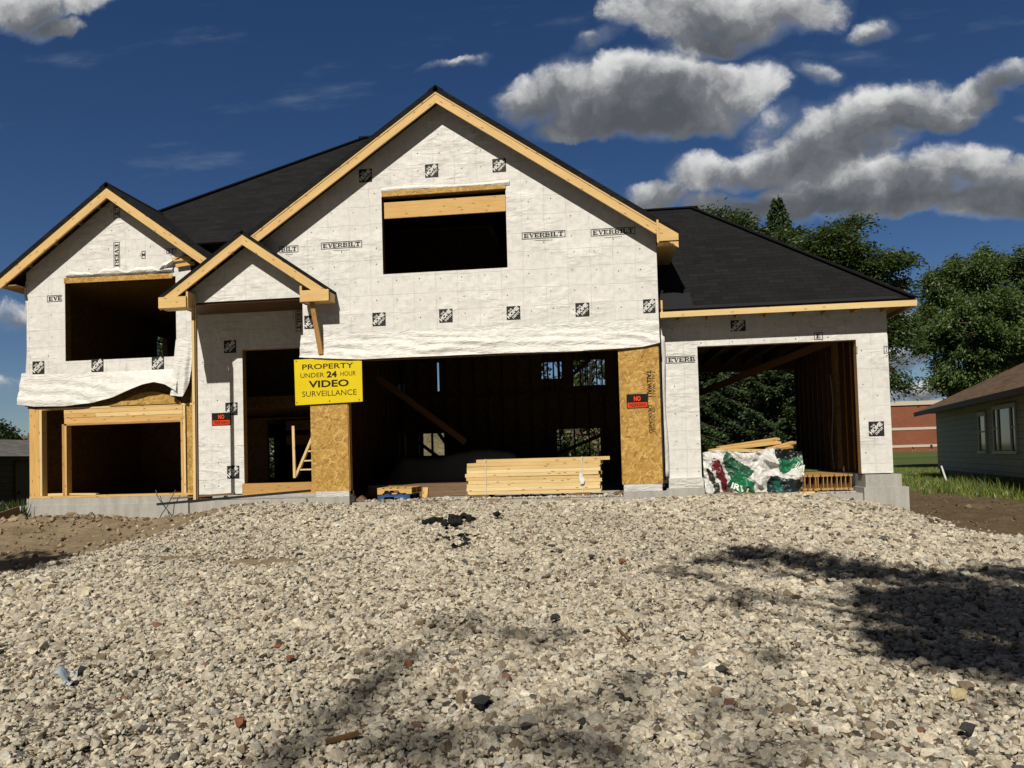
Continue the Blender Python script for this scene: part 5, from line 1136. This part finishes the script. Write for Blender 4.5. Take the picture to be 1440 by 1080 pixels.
def no_trespass(label, p, q, Y):
    a, b = U(p[0], q[1], Y), U(q[0], p[1], Y); k = MB(); k.box(a.x, b.x, Y, Y+.004, a.z, b.z, 0, False); w, h = b.x-a.x, b.z-a.z; y = Y-.0025
    k.face([(a.x+w*.04, y, a.z+h*.05), (b.x-w*.04, y, a.z+h*.05), (b.x-w*.04, y, a.z+h*.40), (a.x+w*.04, y, a.z+h*.40)], 1, uv=[(0, 0)]*4)
    put(k, glyphs('NO', .05), Vector((a.x+w*.34, y, a.z+h*.50)), Vector((w*.32, 0, 0)), Vector((0, 0, h*.36)), 1)
    put(k, glyphs('TRESPASSING', .02), Vector((a.x+w*.09, y-.002, a.z+h*.11)), Vector((w*.82, 0, 0)), Vector((0, 0, h*.23)), 0)
    tag(k.build('no_trespassing_sign', [M_SIGNK, M_ORANGE]), label, 'sign')
no_trespass('black and orange NO TRESPASSING sign on the white porch wall', (298, 580), (324.5, 598.5), .91)
no_trespass('black and orange NO TRESPASSING sign on the right strand board pier', (881.5, 553.5), (911, 574.5), -.028)

def lumber_bundle():
    t = thing('lumber_bundle', 'strapped bundle of new pale boards lying across the big garage opening', 'lumber'); x0, z0, y0 = -2.42, .925, .18
    M3 = [M_PALE, mat_lumber('pale_spruce_warm', (.74, .52, .24), (.58, .37, .14)), mat_lumber('pale_spruce_light', (.86, .68, .38), (.72, .52, .25))]
    r = random.Random(5); proto = []
    for v in range(12):
        k = MB(); k.box(-1.22, 1.22, -.044, .044, 0, .062); proto.append(k.build('board', M3[v % 3], t))
    for i in range(72):
        row, colm = divmod(i, 8)
        if i < 12: o = proto[i]
        else: o = proto[r.randrange(12)].copy(); COL.objects.link(o); o.parent = t
        o.location = (x0+1.22 + r.uniform(-.035, .035) + (.03 if row > 7 else 0), y0+.044+.091*colm+r.uniform(-.006, .006), z0+.0645*row); o.rotation_euler = (r.uniform(-.015, .015), 0, r.choice((0, math.pi))+r.uniform(-.003, .003))
    for xx in (.28, 1.62):
        o = proto[1].copy(); COL.objects.link(o); o.parent = t; o.rotation_euler = (0, 0, 0); o.location = (x0+1.40, y0+.07+.1*(xx > 1), z0+.0645*9); 
        if xx > 1: o.location.z = z0+.0645*9+.001
    for px in (683, 819):
        s = MB(); x = U(px, 670, y0).x; zt = z0+.0645*9+.068; y = y0-.012
        s.box(x-.008, x+.008, y, y+.003, z0-.003, zt, 0, False); s.box(x-.008, x+.008, y, y0+.75, zt, zt+.003, 0, False); s.build('strap', M_TRIM, t)
    s = MB(); c = U(818, 673, y0-.02); s.grid(lambda u, v: (c.x+(u-.5)*.10*(1-abs(v-.45)*.9)+.01*math.sin(v*6), c.y-.012*math.sin(u*3+v*4)-.01, c.z+(v-.5)*.2), 6, 8); s.build('paper_tag', M_WHITE, t, True)
    for px in (677, 820):
        s = MB(); x = U(px, 700, y0).x; s.box(x-.14, x+.14, y0-.03, y0+.72, .848, .92); s.build('support_block', M_OLD, t)
    rebase(t, (x0, y0, .848))
lumber_bundle()
def pallet(name, label, x0, y0, z0, w, mats):
    t = thing(name, label, 'pallet'); m1, m2 = mats; h = .12
    for yy in (0, .38, .76):
        k = MB(); n = [(x0, z0+.02), (x0+w, z0+.02), (x0+w, z0+h-.018), (x0, z0+h-.018)]
        k.prism([(x0, z0+.02), (x0+w*.18, z0+.02), (x0+w*.22, z0+.07), (x0+w*.62, z0+.07), (x0+w*.66, z0+.02), (x0+w, z0+.02), (x0+w, z0+h-.018), (x0, z0+h-.018)], y0+yy, y0+yy+.04, 0, (1, 0, 0)); k.build('stringer', m1, t)
    for i in range(5):
        k = MB(); xx = x0 + i*(w-.1)/4; k.box(xx, xx+.1, y0-.004, y0+.804, z0+h-.0175, z0+h); k.build('deck_board', m2, t)
    for i in (0, 2, 4):
        k = MB(); xx = x0 + i*(w-.1)/4; k.box(xx, xx+.1, y0-.004, y0+.804, z0, z0+.0195); k.build('bottom_board', m1, t)
    rebase(t, (x0, y0, z0))
M_BLUE = mat_plain('worn_blue_paint', (.035, .10, .25), .7, .2, .35, 8)
q = U(531, 700, .35); pallet('pallet', 'blue painted pallet on the garage slab under a bare wooden one', q.x, .35, .845, .62, (M_BLUE, M_BLUE))
pallet('pallet', 'bare wooden pallet stacked on top of the blue one', q.x-.0, .34, .9655, .66, (M_PINE, M_PINE))
def inner_stuff():
    # grey tarp over a heap at the back of the garage
    def hp(u, v):
        x = -5.0+3.6*u; y = 3.1+1.9*v; e = min(1, min(u, 1-u)*7)*min(1, min(v, 1-v)*6+ .0); h = (.55+.35*math.sin(u*2.6)+.22*float(fbm(x, y, 1.1, 7))*2)*e**.6
        return (x + .04*math.sin(v*20), y, .845 + max(0, h) + .05*float(fbm(x, y, 4, 9)))
    k = MB(); k.grid(hp, 60, 34); tag(k.build('tarp_heap', mat_plain('grey_tarp', (.20, .20, .20), .55), smooth=True), 'dim grey tarpaulin draped over a long heap inside the big garage', 'tarp')
    t = thing('plank_stack', 'low stack of long dark planks on the big garage floor behind the pallets', 'planks')
    for r_ in range(4):
        for c in range(5): k = MB(); k.box(-4.75+random.uniform(-.08, .08), -2.2+random.uniform(-.1, .1), 1.55+.15*c, 1.69+.15*c, .85+.062*r_, .91+.062*r_); k.build('plank', M_OLD, t)
    rebase(t, (-4.7, 1.5, .85))
    k = MB(); k.bar(U(598, 700, .5), U(599, 686, .55), .09, .1); tag(k.build('wood_offcut', M_PINE), 'short pine offcut standing on the slab right of the pallets', 'offcut')
    k = MB(); a = U(505, 703, .25); k.prism([(a.x-.10, .85), (a.x+.16, .85), (a.x+.05, .96)], .2, .34, 0, (1, 0, 0)); tag(k.build('wood_offcut', M_OLD), 'dark wedge-shaped wood offcut beside the left garage pier', 'offcut')
    k = MB(); a, b = U(868, 690, .1), U(884, 688, .1); k.bar((a.x-.05, .12, .90), (a.x+.12, .1, .93), .07, .05); tag(k.build('wood_offcut', M_OLD), 'small brown offcut at the right end of the lumber bundle', 'offcut')
    # doorway: stepladder and a leaning board
    t = thing('stepladder', 'raw wooden stepladder leaning inside the porch doorway', 'ladder'); Y = 1.9
    for pa, pb in (((416, 671), (441, 612)),): k = MB(); k.bar(U(*pa, Y), U(*pb, Y), .09, .05); k.build('side_rail', M_PALE, t)
    for py, p0 in ((660.5, 421), (648, 426), (634.5, 431.5), (622, 437)):
        k = MB(); a = U(p0, py, Y); k.bar((a.x, Y+.02, a.z), (a.x+.55, Y+.02, a.z), .1, .03); k.build('tread', M_PALE, t); 
    k = MB(); k.bar(U(468, 671, Y), U(468, 612, Y), .09, .05); k.build('side_rail', M_PALE, t)
    rebase(t, U(416, 671, Y))
    k = MB(); k.bar(U(414.5, 672, 1.85), U(412.5, 599, 1.85), .04, .055); tag(k.build('leaning_board', M_PALE), 'narrow pale board standing upright in the porch doorway', 'board')
    k = MB(); a, b = U(222, 709, -.13), U(436, 690, -.08); k.bar(a, b, .10, .045); tag(k.build('dark_plank', M_TAPE), 'long dark plank lying along the foundation below the porch', 'plank')
    k = MB(); a, b = U(240, 701, -.11), U(330, 694, -.06); k.bar(a, b, .06, .035); tag(k.build('dark_plank', M_OLD), 'shorter brown plank lying above the long dark one', 'plank')
    c = MB(); pts = [U(px, py, .74 - .08*(py > 700)) for px, py in ((219, 689), (221, 697), (227, 707), (236, 718), (240, 731), (236, 740), (229, 744), (223, 741), (222, 733), (228, 722), (235, 712), (241, 700), (247, 689))]
    c.tube(pts, .009, 0, 6); tag(c.build('cable', mat_plain('grey_cable', (.06, .07, .09), .5), smooth=True), 'grey cable looping down over the left foundation', 'cable')
inner_stuff()
def wrapped_lumber():
    t = thing('wrapped_lumber', 'crumpled white and green plastic-wrapped lumber pack in the right garage bay', 'lumber pack')
    m = bpy.data.materials.new('printed_plastic'); s = NT(nodes(m)); uv = s.uv(); sp = s.n('ShaderNodeSeparateXYZ', ins={'Vector': s.n('ShaderNodeVectorMath', operation='ADD', ins={0: uv, 1: s.n('ShaderNodeVectorMath', operation='SCALE', ins={0: s.noise(uv, 3.5, 3, out=1), 'Scale': .32}).outputs[0]}).outputs[0]})
    c = s.ramp(s.noise(uv, 8, 4), [(.3, (.50, .50, .49)), (.7, (.72, .72, .71))]); X_, Z_ = sp.outputs[0], sp.outputs[2] if False else sp.outputs[1]
    def patch(cx, cz, hw, hh, rot, col):      # a printed bar lying askew on the creased sheet
        ca, sa = math.cos(R(rot)), math.sin(R(rot)); dx = s.math('SUBTRACT', X_, cx); dz = s.math('SUBTRACT', Z_, cz)
        a_ = s.math('ABSOLUTE', s.math('MULTIPLY_ADD', dz, sa, s.math('MULTIPLY', dx, ca))); b_ = s.math('ABSOLUTE', s.math('MULTIPLY_ADD', dz, ca, s.math('MULTIPLY', dx, -sa)))
        return s.math('MULTIPLY', s.math('LESS_THAN', a_, hw), s.math('LESS_THAN', b_, hh)), col
    o_ = .16
    for f_, col in (patch(2.47+o_, 1.25+o_, .30, .20, -35, (.016, .085, .045)), patch(2.30+o_, 1.12+o_, .085, .42, 18, (.50, .50, .49)), patch(2.25+o_, 1.10+o_, .07, .40, 18, (.13, .012, .02)), patch(2.10+o_, 1.0+o_, .05, .3, 14, (.02, .026, .022)), patch(2.50+o_, 1.0+o_, .10, .12, -20, (.02, .03, .026)), patch(2.62+o_, .98+o_, .19, .13, -30, (.012, .16, .07)),
                    patch(3.50+o_, 1.36+o_, .22, .11, 25, (.014, .15, .07)), patch(3.50+o_, 1.53+o_, .30, .09, 12, (.014, .016, .016)), patch(3.36+o_, .93+o_, .30, .16, -15, (.012, .03, .032)), patch(3.24+o_, .90+o_, .06, .13, 0, (.012, .10, .09))):
        c = s.mix(f_, c, col)
    s.out(c, .35, s.bump(s.noise(uv, 6, 4, .6, 1.5), .5, .05), .5)
    def surf(x, z):
        f = float(fbm(x, z, 1.7, 201))*.34 + float(fbm(x, z, 5, 203))*.10; r = abs(float(fbm(x*1.3+z, z-x*.4, 1.6, 207)))*.5 + abs(float(fbm(x*.9-z*1.3, z+x*.7, 2.6, 211)))*.30
        return .62 + f + r + .10*(z-.8)
    def fr(u, v):
        x = 1.93+1.78*u; z = .83 + .76*v + (.04*math.sin(u*11)+.06*float(fbm(x, 3, 2, 5)))*v; return (x, surf(x, z) - .02, z)
    k = MB(); k.grid(fr, 130, 50)
    def tp(u, v):
        a = Vector(fr(u, 1)); return (a.x, a.y+1.5*v, a.z - .10*v + .03*float(fbm(a.x, v*3, 2, 8)))
    k.grid(tp, 60, 16); k.grid(lambda u, v: (1.93, fr(0, v)[1]+1.6*u, fr(0, v)[2]), 4, 20); k.grid(lambda u, v: (3.71, fr(1, v)[1]+1.6*u, fr(1, v)[2]-.1*u), 4, 20)
    for tx, px, py, w, h, ang, bo in (('IRVI', 1028, 686, .30, .11, 62, .03), ('ILA', 1121, 657, .17, .12, 70, .02)):
        o = U(px, py, .6); a = R(ang-90) if False else R(-ang+38); i0 = len(k.v); put(k, glyphs(tx, bo), o, Vector((math.cos(a), 0, math.sin(a)))*w, Vector((-math.sin(a), 0, math.cos(a)))*h, 1)
        for i in range(i0, len(k.v)): p = k.v[i]; p.y = surf(p.x, p.z) - .034
    k.build('plastic_wrap', [m, M_WHITE], t, True)
    k = MB(); k.box(1.99, 3.66, .95, 2.2, .825, 1.38); k.build('timber_core', M_OLD, t)
    rebase(t, (1.93, .6, .82))
    # loose planks on top
    r = random.Random(9)
    for i, (p0, p1, w, lab) in enumerate((((998, 634, 1.1), (1096, 622, 1.5), .14, 'long pale plank lying lowest and furthest left on the wrapped lumber pack'), ((1010, 630, 1.3), (1094, 617, 1.7), .14, 'long plank at the back of the pile on the wrapped lumber pack'), ((1022, 633, 1.0), (1082, 634, 1.2), .12, 'plank with a bright cut face at the front of the plank pile'), ((1066, 636, .9), (1112, 628, 1.4), .12, 'short plank crossing the right end of the plank pile'), ((1072, 640, .95), (1104, 637, 1.1), .1, 'short offcut lying lowest at the right end of the plank pile'), ((1080, 632, 1.2), (1116, 622, 1.6), .13, 'tilted plank highest at the right end of the plank pile'))):
        k = MB(); k.bar(U(p0[0], p0[1], p0[2]), U(p1[0], p1[1], p1[2]), w, .042, 0, side=(0, 1, .15)); tag(k.build('plank', [M_FASCIA, M_PINE][i % 2]), lab, 'plank', 'planks on the wrapped lumber')
    # I-joist bundle at the right wall
    t = thing('joist_bundle', 'bundle of timber I-joists with open ends facing out in the right garage bay', 'joists'); n = 11; x0, x1, z0 = 3.66, 4.53, .845
    k = MB(); w = (x1-x0)/n; k.box(0, w*.82, .62, 3.0, .0, .035); k.box(0, w*.82, .62, 3.0, .245, .28); k.box(w*.34, w*.48, .625, 3.0, .035, .245)
    p = k.build('i_joist', M_FRAME, t)
    for i in range(n):
        o = p if i == 0 else p.copy()
        if i: COL.objects.link(o); o.parent = t
        o.location = (x0+w*i, r.uniform(-.03, .03) - (.0 if i > 2 else .05*i), z0)
    rebase(t, (x0, .6, z0))
    k = MB(); a = U(1122, 691, .45); k.box(a.x, a.x+.26, .32, .44, .803, .84); tag(k.build('wood_offcut', M_PALE), 'pale flat offcut at the slab edge before the I-joists', 'offcut')
wrapped_lumber()
def debris():
    global rng; rng = np.random.default_rng(77)
    def chunk(name, mats, px, py, size, tint, lift=.5, sq=1):
        g = ground_hit(px, py); k = rng.integers(len(PROTO)); V, F = PROTO[k]; a = rng.uniform(0, 6.28); v = V*size; v = np.stack([v[:, 0]*math.cos(a)-v[:, 1]*math.sin(a), v[:, 0]*math.sin(a)+v[:, 1]*math.cos(a), v[:, 2]*sq], 1)
        o = np_mesh(name, v, F, mats, np.repeat(np.array([[*tint, 1]]), len(F), 0)); o.location = (g.x, g.y, g.z+size*lift+.025); return o
    for i in range(46):
        px = 640+16*rng.normal(); py = 738+4*rng.normal()-.12*(px-640); s_ = rng.uniform(.035, .085)
        tag(chunk('asphalt_chunk', M_STONE, px, py, s_, (.016, .016, .017)), 'black broken asphalt chunk in the small dark pile before the lumber', 'asphalt chunk', 'pile of black asphalt chunks')
    for px, py, s_, lab in ((337, 1028, .052, 'orange-red brick fragment lying nearest at lower left'), (391, 918, .045, 'red brick fragment left of centre in the gravel'), (408, 933, .045, 'darker brick fragment just below and right of another'), (876, 795, .05, 'small red brick bit near the left end of the dark shade'), (575, 942, .05, 'flat red-brown brick sliver in the middle foreground')):
        tag(chunk('brick_fragment', M_RED, px, py, s_, (.3, .1, .05)), lab, 'brick fragment', 'brick fragments in the gravel')
    for px, py, s_, lab in ((677, 1001, .075, 'flat black stone in the lower middle foreground'), (1015, 953, .055, 'smooth dark stone alone on bright gravel right of centre'), (780, 878, .06, 'dark stone at the edge of the faint shade in the middle'), (1362, 1040, .06, 'dark stone at the lower right corner'), (776, 774, .06, 'dark stone left of the shade, nearer the garage'), (832, 790, .06, 'dark stone between the shade tip and the lumber')):
        tag(chunk('dark_stone', M_STONE, px, py, s_, (.06, .06, .06), .6, .7), lab, 'stone', 'dark stones in the gravel')
    tag(chunk('pale_boulder', M_STONE, 742, 1036, .08, (.55, .52, .46), .6), 'large cream rounded stone at the bottom of the foreground', 'stone', 'big pale stones'); tag(chunk('pale_boulder', M_STONE, 1346, 992, .065, (.55, .47, .28), .6), 'yellowish rounded stone at the lower right', 'stone', 'big pale stones')
    g = ground_hit(97, 960); k = MB(); k.grid(lambda u, v: (g.x+(u-.5)*.14+.02*math.sin(v*7), g.y+(v-.5)*.2, g.z+.05+.05*math.sin(u*5+v*3)+.02*math.sin(v*11)), 8, 8); tag(k.build('plastic_scrap', mat_plain('pale_blue_plastic', (.40, .48, .55), .3), smooth=True), 'crumpled pale blue plastic scrap at the left foreground', 'litter')
    k = MB(); a, b = ground_hit(458, 1055), ground_hit(505, 1046); k.bar(a+Vector((0, 0, .045)), b+Vector((0, 0, .06)), .035, .02); tag(k.build('wood_splinter', M_SHADED_DARK), 'dark wood splinter near the bottom left of centre', 'splinter')
    k = MB(); a, b = ground_hit(868, 893), ground_hit(884, 908); k.bar(a+Vector((0, 0, .06)), b+Vector((0, 0, .05)), .015, .015); tag(k.build('twig', M_OLD), 'thin dark twig on the gravel left of the big shade', 'twig')
debris()
